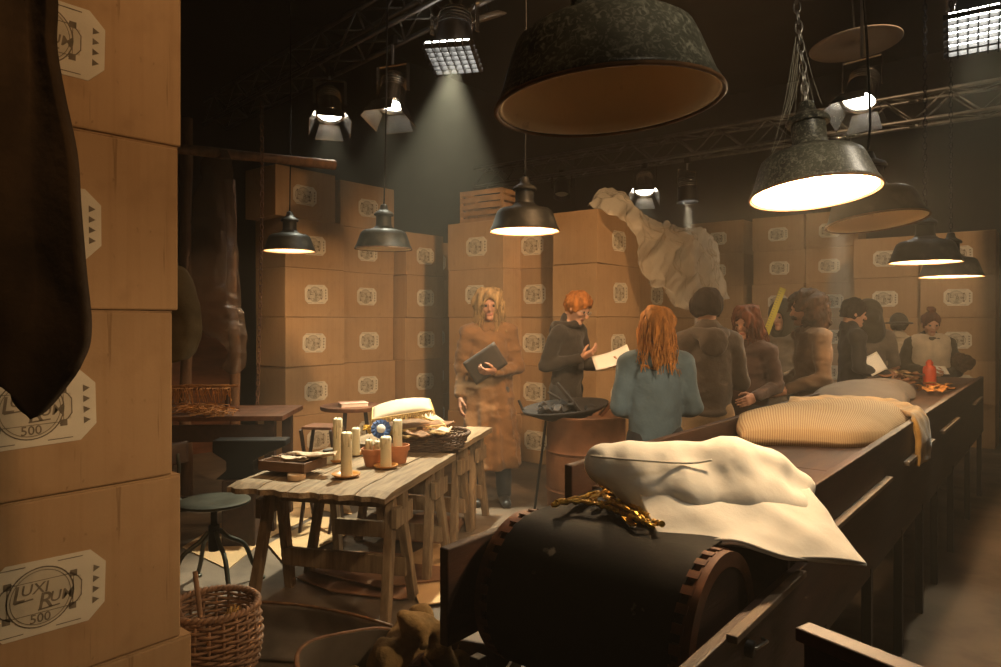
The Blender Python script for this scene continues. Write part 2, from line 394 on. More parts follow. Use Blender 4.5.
def stripe_mat():
    m = mat('ticking_stripe', (.50, .36, .20), .85, var=.06, scale=7, bump=.15, bscale=60)
    n = m.node_tree.nodes; L = m.node_tree.links
    uv = n.new('ShaderNodeUVMap'); sp = n.new('ShaderNodeSeparateXYZ'); L.new(uv.outputs[0], sp.inputs[0])
    a = n.new('ShaderNodeMath'); a.operation = 'MULTIPLY'; a.inputs[1].default_value = 76; L.new(sp.outputs[1], a.inputs[0])
    f = n.new('ShaderNodeMath'); f.operation = 'FRACT'; L.new(a.outputs[0], f.inputs[0])
    g = n.new('ShaderNodeMath'); g.operation = 'LESS_THAN'; g.inputs[1].default_value = .42; L.new(f.outputs[0], g.inputs[0])
    mix_over(m, g.outputs[0], (.34, .20, .095)); return m
M['stripe'] = stripe_mat()
def plastic_mat(name='clear_plastic_sheet', col=(.92, .88, .76, 1), see=.66):
    m = bpy.data.materials.new(name); m.use_nodes = True; n = m.node_tree.nodes; L = m.node_tree.links
    out = n['Material Output']; b = n['Principled BSDF']; b.inputs['Base Color'].default_value = col; b.inputs['Roughness'].default_value = .22
    b.inputs['Specular IOR Level'].default_value = .7
    tl = n.new('ShaderNodeBsdfTranslucent'); tl.inputs[0].default_value = col
    tr = n.new('ShaderNodeBsdfTransparent'); m1 = n.new('ShaderNodeMixShader'); m1.inputs[0].default_value = .3
    m2 = n.new('ShaderNodeMixShader'); m2.inputs[0].default_value = see
    L.new(b.outputs[0], m1.inputs[1]); L.new(tl.outputs[0], m1.inputs[2]); L.new(m1.outputs[0], m2.inputs[1]); L.new(tr.outputs[0], m2.inputs[2]); L.new(m2.outputs[0], out.inputs[0])
    tc = n.new('ShaderNodeTexCoord'); nz = n.new('ShaderNodeTexNoise'); nz.inputs['Scale'].default_value = 7; nz.inputs['Detail'].default_value = 6; nz.inputs['Distortion'].default_value = 1.2
    L.new(tc.outputs['Object'], nz.inputs[0]); bp = n.new('ShaderNodeBump'); bp.inputs['Strength'].default_value = .6; bp.inputs['Distance'].default_value = .04
    L.new(nz.outputs[0], bp.inputs['Height']); L.new(bp.outputs[0], b.inputs['Normal'])
    return m
M['plastic'] = plastic_mat(); M['brown_plastic'] = plastic_mat('brown_plastic_sheet', (.20, .13, .085, 1), .45)  # second one is the same plastic in a darker brown tone

# ------------------------------------------------------------------ the room
def struct(name, c, size, m):
    o = MB().box((0, 0, 0), size).build(name, m); o.location = c; o['kind'] = 'structure'; return o
struct('floor', (-2, 4.5, -.05), (14, 19, .1), M['concrete'])
struct('ceiling', (-2, 4.5, 5.85), (14, 19, .1), M['black_wall'])
struct('wall_left', (-8.6, 4.5, 2.9), (.1, 19, 5.8), M['black_wall'])
struct('wall_right', (4.6, 4.5, 2.9), (.1, 19, 5.8), M['black_wall'])
struct('wall_back', (-2, 13.2, 2.9), (13.1, .1, 5.8), M['black_wall'])
struct('wall_front', (-2, -4.6, 2.9), (13.1, .1, 5.8), M['black_wall'])

# ------------------------------------------------------------------ cartons with printed labels
BH = .51
def text_faces(body, size, x, y, shear=0, rot=0, sp=1.0):
    cu = bpy.data.curves.new('t', 'FONT'); cu.body = body; cu.size = size; cu.align_x = 'CENTER'; cu.align_y = 'CENTER'; cu.shear = shear; cu.space_character = sp
    cu.offset = size * .012; cu.resolution_u = 3
    o = bpy.data.objects.new('t', cu); COL.objects.link(o)
    me = bpy.data.meshes.new_from_object(o.evaluated_get(bpy.context.evaluated_depsgraph_get()))
    c, s_ = math.cos(rot), math.sin(rot)
    vs_ = [(x + v.co.x * c - v.co.y * s_, y + v.co.x * s_ + v.co.y * c, 0) for v in me.vertices]; fs = [tuple(p.vertices) for p in me.polygons]
    bpy.data.objects.remove(o); bpy.data.curves.remove(cu); bpy.data.meshes.remove(me); return vs_, fs
LW, LH = .145, .10
def label_meshes():
    c = .042
    octa = [(-LW + c, -LH), (LW - c, -LH), (LW, -LH + c), (LW, LH - c), (LW - c, LH), (-LW + c, LH), (-LW, LH - c), (-LW, -LH + c)]
    paper = MB().prism(octa, 0, .0012).mesh('label')
    paper.materials.append(M['paper_label'])
    p = MB(); z = .0018
    def flat(pts, w_, closed=True):
        m = len(pts)
        for i in range(m if closed else m - 1):
            a = Vector((*pts[i], 0)); b = Vector((*pts[(i + 1) % m], 0)); d = (b - a)
            if d.length < 1e-6: continue
            q = Vector((-d.y, d.x, 0)).normalized() * w_ / 2; e = d.normalized() * w_ / 2
            p.add([a - q - e + Vector((0, 0, z)), b - q + e + Vector((0, 0, z)), b + q + e + Vector((0, 0, z)), a + q - e + Vector((0, 0, z))], [(0, 1, 2, 3)])
    circ = lambda r, cx=0, cy=0, n=40: [(cx + r * math.cos(2 * math.pi * k / n), cy + r * math.sin(2 * math.pi * k / n)) for k in range(n)]
    cx = -.018
    flat(circ(.080, cx), .0035); flat(circ(.072, cx), .0018)
    flat([(cx - .078, .045), (cx + .078, .045)], .002, False); flat([(cx - .078, -.042), (cx + .078, -.042)], .002, False)
    for s_ in (-1, 1):
        flat([(cx + s_ * .070, .048), (cx + s_ * .090, .034), (cx + s_ * .100, .02), (cx + s_ * .100, -.02), (cx + s_ * .090, -.034), (cx + s_ * .070, -.046)], .003, False)
        flat([(cx + s_ * .079, .04), (cx + s_ * .079, -.04)], .002, False)
        for y in (.045, -.045):
            p.add([(cx + s_ * .079 + i * .009, y + j * .009, z) for i, j in ((-1, -1), (1, -1), (1, 1), (-1, 1))], [(0, 1, 2, 3)])
        flat([(cx + s_ * .07 - .03, .088), (cx + s_ * .07 + .03, .088)], .0025, False); flat([(cx + s_ * .07 - .03, -.088), (cx + s_ * .07 + .03, -.088)], .0025, False)
    for k in range(4):
        y = .045 - .03 * k; p.add([(.112, y + .010, z), (.112, y - .010, z), (.130, y, z)], [(0, 1, 2)])
    for args in (('L', .062, cx - .054, .016, .15), ('UXI', .040, cx - .016, .024, .15), ('R', .062, cx + .010, -.014, .15), ('UM', .040, cx + .050, -.008, .15), ('500', .034, cx, -.057, 0)):
        vs_, fs = text_faces(*args); p.add([(x, y, z) for x, y, _ in vs_], fs)
    flat([(cx - .060, -.004), (cx - .02, -.001)], .004, False); flat([(cx - .004, -.034), (cx + .045, -.031)], .004, False)
    ink = p.mesh('label_print'); ink.materials.append(M['ink'])
    t = MB(); t.add([(x, y, .0014) for x, y in circ(.076, cx)], [tuple(range(40))]); t.add([(cx + i * .098, j * .036, .00145) for i, j in ((-1, -1), (1, -1), (1, 1), (-1, 1))], [(0, 1, 2, 3)])
    tint = t.mesh('label_tint'); tint.materials.append(M['ink_light'])
    return paper, ink, tint
LAB = label_meshes()
ORD = ['bottom', 'second from the floor', 'third from the floor', 'fourth from the floor', 'fifth from the floor', 'sixth from the floor']
def carton(loc, rz, w_, d_, h_, label, group, m, lab=True, lx=0, ltilt=0):
    """loc = front-bottom-centre; the printed side looks to local -Y"""
    b = MB(); n = 6
    hh = h_ - .006
    b.box((0, d_ / 2, hh / 2), (w_, d_, hh))
    e = b.build('carton', m, bevel=.006); e.location = loc; e.rotation_euler = (0, 0, rz)
    tag(e, label, 'box', group)
    for s_ in (-1, 1):
        MB().box((0, d_ / 2 + s_ * d_ / 4, hh + .002), (w_ - .004, d_ / 2 - .003, .0045)).build('top_flap', m, e)
    if lab:
        p = link('label', LAB[0], None, e); p.location = (lx, -.0006, h_ * .47); p.rotation_euler = (R(90), ltilt, 0)
        link('label_print', LAB[1], None, p); link('label_tint', LAB[2], None, p)
    return e
def carton_column(x, y, rz, w_, d_, rows, where, m=None, jit=.012, lab=True, z0=0, hs=None, spec=None, lx=0):
    rng = random.Random(int(abs(x * 913 + y * 517)))
    for r_ in range(rows):
        name = ORD[r_] if r_ < rows - 1 else 'topmost'
        jx, jy, jr = rng.uniform(-jit, jit), rng.uniform(-jit, jit), rng.uniform(-1, 1) * jit * 1.0
        dx, dy, dr = (spec or {}).get(r_, (0, 0, 0))
        carton((x + jx + dx, y + jy + dy, z0 + r_ * BH), rz + jr + dr, w_, d_, BH, '%s carton of the column %s' % (name.replace(' from the floor', ' lowest').capitalize(), where),
               'cardboard cartons stacked in walls', m or M['carton'], lab, lx + (rng.uniform(-.03, .03) if not lx else 0), rng.uniform(-.03, .03))
X90 = R(90)
# near stack beside the camera (printed side faces +X)
carton_column(-2.164, .73, X90, .68, .55, 5, 'at the left edge of the view', M['carton_near'], .004,
              spec={0: (.0, .035, 0), 2: (0, -.02, .015), 3: (0, -.01, -.02), 4: (.0, .0, -.015)}, lx=-.028)
# left carton wall
carton_column(-6.16, 4.50, X90, .74, .54, 6, 'behind the leftmost hanging lamp', spec={5: (.02, -.14, .02)})
carton_column(-6.28, 5.30, X90, .80, .54, 6, 'behind the unlit left lamp')
carton_column(-6.12, 6.06, X90, .64, .54, 5, 'just right of the unlit left lamp')
carton_column(-6.6, 6.75, X90, .74, .54, 5, 'in the dark gap left of the long coat')
# middle block
carton_column(-4.91, 5.61, 0, .78, .52, 5, 'behind the long-haired person')
carton_column(-4.34, 5.90, 0, .68, .52, 5, 'recessed behind the ginger-haired person')
carton_column(-3.47, 6.13, X90, .88, .50, 5, 'at the corner right of the ginger-haired person', spec={4: (.02, -.01, .02)})
carton_column(-3.52, 7.05, X90, .80, .50, 5, 'under the left half of the plastic sheet')
carton_column(-3.60, 7.88, X90, .78, .50, 5, 'under the right half of the plastic sheet')
# far wall
carton_column(-4.36, 10.8, 0, .86, .52, 6, 'far back, right beside the plastic sheet')
carton_column(-3.41, 10.8, 0, .76, .52, 6, 'far back above the auburn-haired person')
carton_column(-2.66, 10.8, 0, .70, .52, 6, 'far back behind the big curly hair')
carton_column(-1.81, 10.0, 0, .75, .52, 5, 'far back between the two papers')
carton_column(-1.04, 9.9, 0, .76, .52, 5, 'far back behind the hair bun')
carton_column(-5.9, 9.5, X90, .76, .52, 5, 'in the far gap left of the middle block')

# ------------------------------------------------------------------ pendant lamps
def pendant(loc, tilt, lit, label, r=.225, chain=None, m='enamel', hgt=1.0, ztop=5.6, cobweb=False, power=0, hang='chain'):
    r *= (.9 if hang != (.01, .01) else 1.0); e = empty('pendant_lamp', loc, rot=tilt); tag(e, label, 'lamp', 'black enamel factory lamps'); k = r / .225
    prof = [(.225, 0), (.222, .012), (.212, .03), (.186, .105), (.176, .128), (.155, .143), (.115, .152), (.085, .162), (.066, .178)]
    inn = [(max(a - .005, .03), b - .004) for a, b in prof]; inn[0] = (.219, .001)
    P = [(a * k, b * k) for a, b in prof] + [(a * k, b * k) for a, b in inn[::-1]]
    MB().ring(P, 48).build('shade', M[m], e, smooth=True)
    L_ = [(max(a - .007, .02) * k, (b - .007) * k) for a, b in prof[1:]] + [(.002, .168 * k)]
    MB().lathe([(.214 * k, .004 * k)] + L_, 48).f
    q = MB(); q.ring([(.2205 * k, .001 * k), (.216 * k, .008 * k)] + L_ + [(.002, .166 * k)] + [(a - .002, b - .002) for a, b in L_[::-1][1:]], 48); q.build('shade_lining', M['lining'], e, smooth=True)
    MB().tube([(.224 * k * math.cos(a), .224 * k * math.sin(a), 0) for a in [2 * math.pi * i / 48 for i in range(48)]], .0045 * k, 6, closed=True).build('rolled_rim', M['rim_rust'], e, smooth=True)
    MB().lathe([(a * k, b * k) for a, b in [(.07, .17), (.064, .185), (.060, .20), (.060, .262), (.064, .266)]], 28).build('neck', M[m], e, auto=40)
    MB().lathe([(a * k, b * k) for a, b in [(.074, .262), (.078, .270), (.072, .284), (.050, .297), (.034, .310), (.026, .345), (.012, .352)]], 28).build('cap', M[m], e, auto=40)
    if lit or m == 'enamel': MB().lathe([(a * k, b * k) for a, b in [(.004, .055), (.022, .060), (.032, .080), (.030, .10), (.018, .125), (.016, .16)]], 16).build('bulb', M['bulb'] if lit else M['glass_jar'], e, smooth=True)
    z1 = ztop - loc[2]; z0 = .35 * k
    if hang == 'chain':
        c = MB(); n = int((min(z1, 2.6) - z0) / .036)
        for i in range(n):
            zc = z0 + .012 + i * .036; pts = []
            for j in range(12):
                a = 2 * math.pi * j / 12; x = .011 * math.cos(a); z = .024 * math.sin(a)
                pts.append((x, 0, zc + z) if i % 2 else (0, x, zc + z))
            c.tube(pts, .003, 4, closed=True)
        c.build('chain', M['steel'] if m == 'enamel_old' else M['black_metal'], e, smooth=True)
    else:
        pts = [(.0, 0, z0)] + [(hang[0] * math.sin(t * 2.6 + .1) * (1 - t), hang[1] * math.sin(t * 4) * (1 - t), z0 + (z1 - z0) * t) for t in [i / 30 for i in range(1, 31)]]
        MB().tube([tuple(p) for p in cr(pts, 60)], .006, 6).build('cable', M['black_metal'], e, smooth=True)
    if cobweb:
        c = MB(); rg = random.Random(3)
        for i in range(14):
            a = rg.uniform(0, 6.28); p0 = Vector((.012 * math.cos(a), .012 * math.sin(a), rg.uniform(.40, .56)))
            a += rg.uniform(-.6, .6); rr = rg.choice([.08, .08, .08, .12]); zz = {.08: .268, .12: .155, .165: .14}[rr]
            p1 = Vector((rr * math.cos(a), rr * math.sin(a), zz)); pts = []
            for j in range(7):
                t = j / 6; p = p0.lerp(p1, t); p.z -= .03 * math.sin(math.pi * t); pts.append(p)
            c.tube(pts, .0006, 3)
        c.build('cobweb', M['web'], e)
    if lit:
        d = bpy.data.lights.new('bulb_light', 'POINT'); o = bpy.data.objects.new('bulb_light', d); COL.objects.link(o)
        d.energy = power; d.color = (1, .70, .40); d.shadow_soft_size = .045; o.parent = e; o.location = (0, 0, .03 * k)
    return e
pendant((-.675, 1.15, 1.905), (R(2), R(-3), 0), False, 'large dusty black lamp with worn cream inside, nearest at the top', r=.236, m='enamel_old')
pendant((-.65, 2.43, 1.915), (R(-4), R(-6), 0), True, 'lit cobwebbed black lamp on a chain, second nearest over the conveyor', m='enamel_old', cobweb=True, power=80)
pendant((-.65, 3.38, 1.925), (R(-3), R(-7), 0), False, 'tilted unlit black lamp on a curved cable over the conveyor', hang=(.12, .05))
pendant((-.70, 5.05, 1.86), (0, 0, 0), True, 'lit black lamp on a thin chain above the grey cushion', power=32)
pendant((-.66, 5.91, 1.81), (0, 0, 0), True, 'lit black lamp farthest along the conveyor, above the hair bun', power=28)
pendant((-5.36, 3.63, 2.11), (0, 0, 0), True, 'small dimly lit black lamp farthest left before the cartons', power=10, hang=(.01, .01))
pendant((-4.20, 3.70, 2.06), (0, R(1), 0), False, 'unlit black lamp hanging between the two left carton columns', hang=(.01, .01))
pendant((-2.72, 3.59, 2.07), (0, 0, 0), True, 'lit black lamp hanging above the long-haired person in the middle', power=40, hang=(.01, .01))

# ------------------------------------------------------------------ trusses and stage lanterns
def truss(a, b, label, s=.28):
    a = Vector(a); b = Vector(b); d = (b - a); L_ = d.length; d.normalize(); x = d.cross(Vector((0, 0, 1))).normalized() * s / 2; z = Vector((0, 0, s / 2))
    e = empty('lighting_truss', a); tag(e, label, 'truss', 'lighting trusses')
    for i, j in ((-1, -1), (1, -1), (1, 1), (-1, 1)):
        MB().tube([x * i + z * j, d * L_ + x * i + z * j], .022, 8).build('chord', M['alu'], e, smooth=True)
    m = MB(); n = int(L_ / .3)
    for k in range(n):
        p0 = d * (L_ * k / n); p1 = d * (L_ * (k + 1) / n); s_ = 1 if k % 2 else -1
        for i in (-1, 1):
            m.tube([p0 + x * i + z * s_, p1 + x * i - z * s_], .010, 5); m.tube([p0 + x * s_ + z * i, p1 - x * s_ + z * i], .010, 5)
    m.build('bracing', M['alu'], e, smooth=True)
ta, tb = at(215, 148, 8.6), at(560, -52, 4.5); ta.z = tb.z = 4.02
TR0 = (ta.copy(), tb.copy()); truss(ta, tb, 'lighting truss running up across the top left corner')
ta, tb = at(480, 184, 11.2), at(1100, 92, 6.6); ta.z = tb.z = 3.75
TR1 = (ta.copy(), tb.copy()); truss(ta, tb, 'long faint lighting truss along the back of the hall')

TR = {0: TR0, 1: TR1}
def under(key, px, py):
    a, b = TR[key]; best = None
    for i in range(401):
        p = a.lerp(b, i / 400); x = p.x * CS + p.y * SN; y = -p.x * SN + p.y * CS; d = abs(HX + FX * x / y - px)
        if best is None or d < best[0]: best = (d, p, y)
    p = best[1].copy(); p.z = CH - (py - HY) / FX * best[2]; return p
def lantern(loc, target, label, kind='par', power=0, color=COOL, angle=30, hang=.42, s=1.0, size=.05, blend=.4, lens=True):
    loc = Vector(loc); t = Vector(target); e = empty('stage_lantern', loc); hang = (3.75 - .16 - loc.z if loc.y > 6 else 4.02 - .16 - loc.z) if hang == .42 else hang; hang = max(hang, .22 * s); tag(e, label, 'stage light', 'stage lanterns')
    q = (t - loc).to_track_quat('-Z', 'Y'); m = q.to_matrix(); c = (0, 0, 0)
    MB().ring([(.085 * s, .12 * s), (.095 * s, .05 * s), (.105 * s, -.10 * s), (.115 * s, -.13 * s), (.108 * s, -.13 * s), (.098 * s, -.10 * s), (.08 * s, .115 * s)], 24, c, m).build('can', M['black_metal'] if kind != 'bright' else M['reflect'], e, smooth=True)
    MB().lathe([(.001, .155 * s), (.06 * s, .15 * s), (.085 * s, .12 * s), (.083 * s, .115 * s)], 20, c, m).build('rear_cap', M['reflect'], e, smooth=True)
    for k in range(4):
        MB().ring([(.088 * s + .0, .03 * s + k * .02 * s), (.10 * s, .03 * s + k * .02 * s), (.10 * s, .036 * s + k * .02 * s), (.088 * s, .036 * s + k * .02 * s)], 20, c, m).build('cooling_fin', M['reflect'], e)
    MB().lathe([(.001, -.07 * s), (.096 * s, -.07 * s), (.096 * s, -.072 * s), (.001, -.072 * s)], 24, c, m).build('lens', M['lens'] if lens else M['glass_jar'], e)
    if kind == 'bright' or kind == 'par':
        for k in range(4):
            a = k * math.pi / 2; b = MB(); x = Vector((math.cos(a), math.sin(a), 0)); y = Vector((-math.sin(a), math.cos(a), 0)); w0, w1 = .085 * s, .12 * s
            P = [x * .115 * s - y * w0, x * .115 * s + y * w0, x * .17 * s + y * w1, x * .17 * s - y * w1]
            P[0].z = P[1].z = -.13 * s; P[2].z = P[3].z = -.25 * s
            P2 = [p + x * .003 for p in P]
            b.add([m @ p for p in P + P2], [(0, 1, 2, 3), (7, 6, 5, 4), (0, 4, 5, 1), (1, 5, 6, 2), (2, 6, 7, 3), (3, 7, 4, 0)]).build('barn_door', M['reflect'] if kind == 'bright' else M['black_metal'], e)
    if kind == 'grid':
        b = MB()
        for k in range(-3, 4):
            o_ = k * .042 * s; l = .145 * s
            b.box(m @ Vector((o_, 0, -.16 * s)), (.006 * s, 2 * l, .03 * s), m); b.box(m @ Vector((0, o_, -.16 * s)), (2 * l, .006 * s, .03 * s), m)
        b.build('louvre_grid', M['black_metal'], e)
        b = MB()
        for i in range(6):
            for j in range(6):
                b.box(m @ Vector(((i - 2.5) * .042 * s, (j - 2.5) * .042 * s, -.132 * s)), (.034 * s, .034 * s, .004 * s), m)
        b.build('lit_diffuser', M['lens'], e)
    y = [Vector((.13 * s, 0, 0)), Vector((.13 * s, 0, .20 * s)), Vector((-.13 * s, 0, .20 * s)), Vector((-.13 * s, 0, 0))]
    qz = Matrix.Rotation(math.atan2(t.y - loc.y, t.x - loc.x) + R(90), 3, 'Z')
    y = [qz @ p for p in y]
    b = MB()
    for i in range(3): b.bar(y[i], y[i + 1], .03 * s, .006 * s)
    b.build('yoke', M['reflect'], e)
    MB().tube([(0, 0, .20 * s), (0, 0, hang)], .012, 8).build('hanging_spigot', M['steel'], e)
    MB().box((0, 0, hang - .02), (.07, .05, .08)).build('clamp', M['black_metal'], e, bevel=.006)
    if power:
        f = t - loc; f.normalize()
        spot_light(loc + f * (.19 if kind == 'grid' else .14) * s, t, power, color, angle, blend, size, 'lantern_light', None)
    return e
lantern(under(0, 330, 104), at(338, 560, 5.2), 'bright stage lantern lowest on the left truss', 'bright', 110, COOL, 50, s=1.1)
lantern(under(0, 393, 92), at(330, 520, 5.0), 'stage lantern with pale barn doors, middle of the left truss', 'bright', 110, COOL, 50, s=1.1)
lantern(under(0, 455, 33), at(425, 490, 4.5), 'large gridded stage lantern throwing pale rays near the top', 'grid', 950, COOL, 52, s=1.35, size=.05)
lantern(at(978, 8, 4.2), at(985, 520, 3.0), 'gridded stage lantern in the top right corner', 'grid', 110, COOL, 50, s=1.2, hang=2.55)
lantern(at(862, 88, 5.6), at(770, 480, 4.6), 'tilted stage lantern hanging above the tilted unlit lamp', 'bright', 120, COOL, 36, s=1.15, hang=2.5)
lantern(under(1, 645, 183), at(640, 460, 7.6), 'small stage lantern with open flaps on the back truss', 'bright', 120, COOL, 40, s=1.15)
lantern(under(1, 687, 190), at(693, 330, 9.0), 'small black can lantern shining straight down by the plastic sheet', 'can', 9000, (1, .9, .7), 12, s=1.25, blend=.2)
lantern(under(1, 562, 188), at(560, 330, 9.4), 'unlit dark lantern on the back truss above the cartons', 'can', 0, s=1.1, lens=False)
lantern(under(1, 838, 150), at(842, 360, 8.6), 'can lantern half hidden behind the tilted unlit lamp', 'can', 9000, (1, .9, .7), 12, s=1.1, blend=.3)
def ceiling_disc(c, r, label, tilt=(0, 0, 0)):
    e = empty('ceiling_dish', c, rot=tilt); tag(e, label, 'dish')
    MB().ring([(.001, .02), (r * .6, .015), (r, -.02), (r, -.03), (r * .6, 0), (.001, .006)], 40).build('dish', M['disc'], e, smooth=True)
    MB().tube([(0, 0, .02), (0, 0, 5.8 - c[2])], .012, 8).build('rod', M['black_metal'], e)
ceiling_disc(at(855, 42, 6.6), .40, 'pale round dish high up beside the chain of the cobwebbed lamp', (0, R(-4), 0))
ceiling_disc(at(489, 15, 6.0), .15, 'small pale round dish beside the gridded lantern', (R(25), 0, 0))

# ------------------------------------------------------------------ conveyor
XL, XR = -1.29, -.585
def conveyor():
    e = empty('conveyor', (0, 0, 0)); tag(e, 'long dark wooden conveyor with a black belt drum at its near end', 'conveyor')
    D_ = M['wood_dark']; t = .03
    MB().box((XL, (1.94 + 7.4) / 2, .775), (t, 7.4 - 1.94, .49)).build('side_board', D_, e, bevel=.004)
    MB().box((XR - t / 2, (2.12 + 7.4) / 2, .77), (t, 7.4 - 2.12, .48)).build('side_board', D_, e, bevel=.004)
    MB().box((XL - .004, (1.35 + 1.935) / 2, .762), (t, .585, .262)).build('low_side_board', D_, e, bevel=.004)
    MB().box((XR - t / 2 + .004, (1.22 + 2.115) / 2, .655), (t, .895, .30)).build('low_side_board', D_, e, bevel=.004)
    MB().box(((XL + XR) / 2, 7.385, .77), (XR - XL - .06, .03, .44)).build('end_board', D_, e, bevel=.004)
    for i in range(7):
        y0 = 2.05 + i * .76; y1 = min(y0 + .755, 7.36)
        MB().box(((XL + XR) / 2 - .002, (y0 + y1) / 2, .925), (XR - XL - .052, y1 - y0, .018)).build('bed_board', M['wood_bed'], e, bevel=.003)
    for y0, y1, z in ((1.50, 2.02, .812), (2.35, 3.23, .86), (3.6, 4.4, .86), (4.75, 5.5, .86), (6.5, 7.1, .86)):
        MB().box((XR + .013, (y0 + y1) / 2, z - .008), (.026, y1 - y0, .018)).build('batten', M['wood_batten'] , e, bevel=.003)
    MB().box(((XL + XR) / 2, 2.045, .725), (XR - XL - .06, .02, .37)).build('added_bulkhead', D_, e)  # board added to keep the gap behind the drum dark
    # drum
    c = Vector(((XL + XR) / 2, 1.62, .74)); rot = Matrix.Rotation(R(90), 3, 'Y')
    dr = MB().lathe([(.001, -.300), (.185, -.300), (.185, .300), (.001, .300)], 48, c, rot).build('drum', M['wood_dark'], e, auto=40)
    for s_ in (-1, 1):
        x = c.x + s_ * .292
        rim = MB().ring([(.170, -.012), (.206, -.012), (.206, .012), (.170, .012)], 64, (x, c.y, c.z), rot).build('rim', M['wood_red'], dr, auto=40)
        for k in range(30):
            a = 2 * math.pi * k / 30; p = Vector((x - s_ * .020, c.y + .199 * math.cos(a), c.z + .199 * math.sin(a)))
            Mx = Matrix.Rotation(a, 3, 'X')
            if k == 0: tooth = MB().box((0, 0, 0), (.028, .020, .022)).mesh('tooth'); tooth.materials.append(M['wood_red'])
            o = link('tooth', tooth, None, dr); o.location = p; o.rotation_euler = Mx.to_euler()
    # belt wraps the drum then runs flat over the bed
    pr = []
    for i in range(41):
        a = R(90 + 200 * i / 40); pr.append((c.y + .209 * math.cos(a), c.z + .209 * math.sin(a)))
    pr = [(2.06, .949), (1.85, .949)] + pr; b = MB(); hw = .262; n = len(pr)
    inn = []
    for i, (y, z) in enumerate(pr):
        inn.append((y, z - .006) if i < 2 else (c.y + (y - c.y) * .972, c.z + (z - c.z) * .972))
    vs_ = [(c.x + s_ * hw, y, z) for pf in (pr, inn) for y, z in pf for s_ in (-1, 1)]; fs = []
    for i in range(n - 1):
        a = 2 * i; fs += [(a, a + 1, a + 3, a + 2), (2 * n + a + 2, 2 * n + a + 3, 2 * n + a + 1, 2 * n + a), (a, a + 2, 2 * n + a + 2, 2 * n + a), (a + 1, 2 * n + a + 1, 2 * n + a + 3, a + 3)]
    fs += [(0, 2 * n, 2 * n + 1, 1), (2 * n - 2, 2 * n - 1, 4 * n - 1, 4 * n - 2)]
    b.add(vs_, fs).build('belt', M['belt'], e, auto=40)
    MB().tube([(XL - .03, c.y, c.z), (XR + .02, c.y, c.z)], .02, 12).build('axle', M['black_metal'], e, smooth=True)
    for y in (1.48, 2.3, 2.95, 3.58, 4.14, 4.65, 5.35, 6.3, 7.2):
        for x in (XL + .005, XR - .015):
            if y < 1.6 and x > -1: continue
            MB().box((x, y, .28), (.035, .035, .56)).build('leg', M['black_metal'], e, bevel=.003)
        MB().box(((XL + XR) / 2, y, .50), (XR - XL - .05, .03, .04)).build('cross_rail', M['black_metal'], e)
    MB().tube([(XR + .008, 1.62, .742), (XR + .022, 1.63, .74), (XR + .024, 1.70, .732), (XR + .008, 1.71, .731)], .004, 8).build('latch_handle', M['steel'], e, smooth=True)
    return e
conveyor()
# upright board in the lower right corner
bd = empty('upright_board', (.22, 1.02, 0), R(-17)); tag(bd, 'reddish upright wooden board cut off at the lower right corner', 'board')
p0 = at(808, 628, 1.02); bd.location = (p0.x, p0.y, 0)
MB().box((.32, 0, p0.z / 2 + .12), (.64, .024, p0.z - .24)).build('panel', M['wood_dark'], bd, bevel=.003)
MB().box((.32, 0, p0.z - .008), (.66, .036, .020)).build('lit_top_edge', M['wood_red'], bd, bevel=.003)  # lit top edge, put in as a lighter, redder wood
for x in (.05, .59): MB().box((x, 0, .14), (.05, .03, .28)).build('foot', M['wood_dark'], bd, bevel=.003)

# ------------------------------------------------------------------ cushions and trims on the conveyor
def soft(name, ctrl, thick, m, label, cat, nu=44, nv=44, wr=.004, wf=14, seed=1, edge=.5, group=None, rest=None):
    C = [[Vector(p) for p in row] for row in ctrl]; o0 = sum((p for r_ in C for p in r_), Vector()) / sum(len(r_) for r_ in C)
    o0.z = min(p.z for r_ in C for p in r_)
    me = sheet_mesh(name, [[p - o0 for p in row] for row in C], thick, nu, nv, wr, wf, seed, edge)
    if rest is not None:
        for v in me.vertices: v.co.z = max(v.co.z, rest - o0.z)
    o = link(name, me, m); o.location = o0; tag(o, label, cat, group); return o
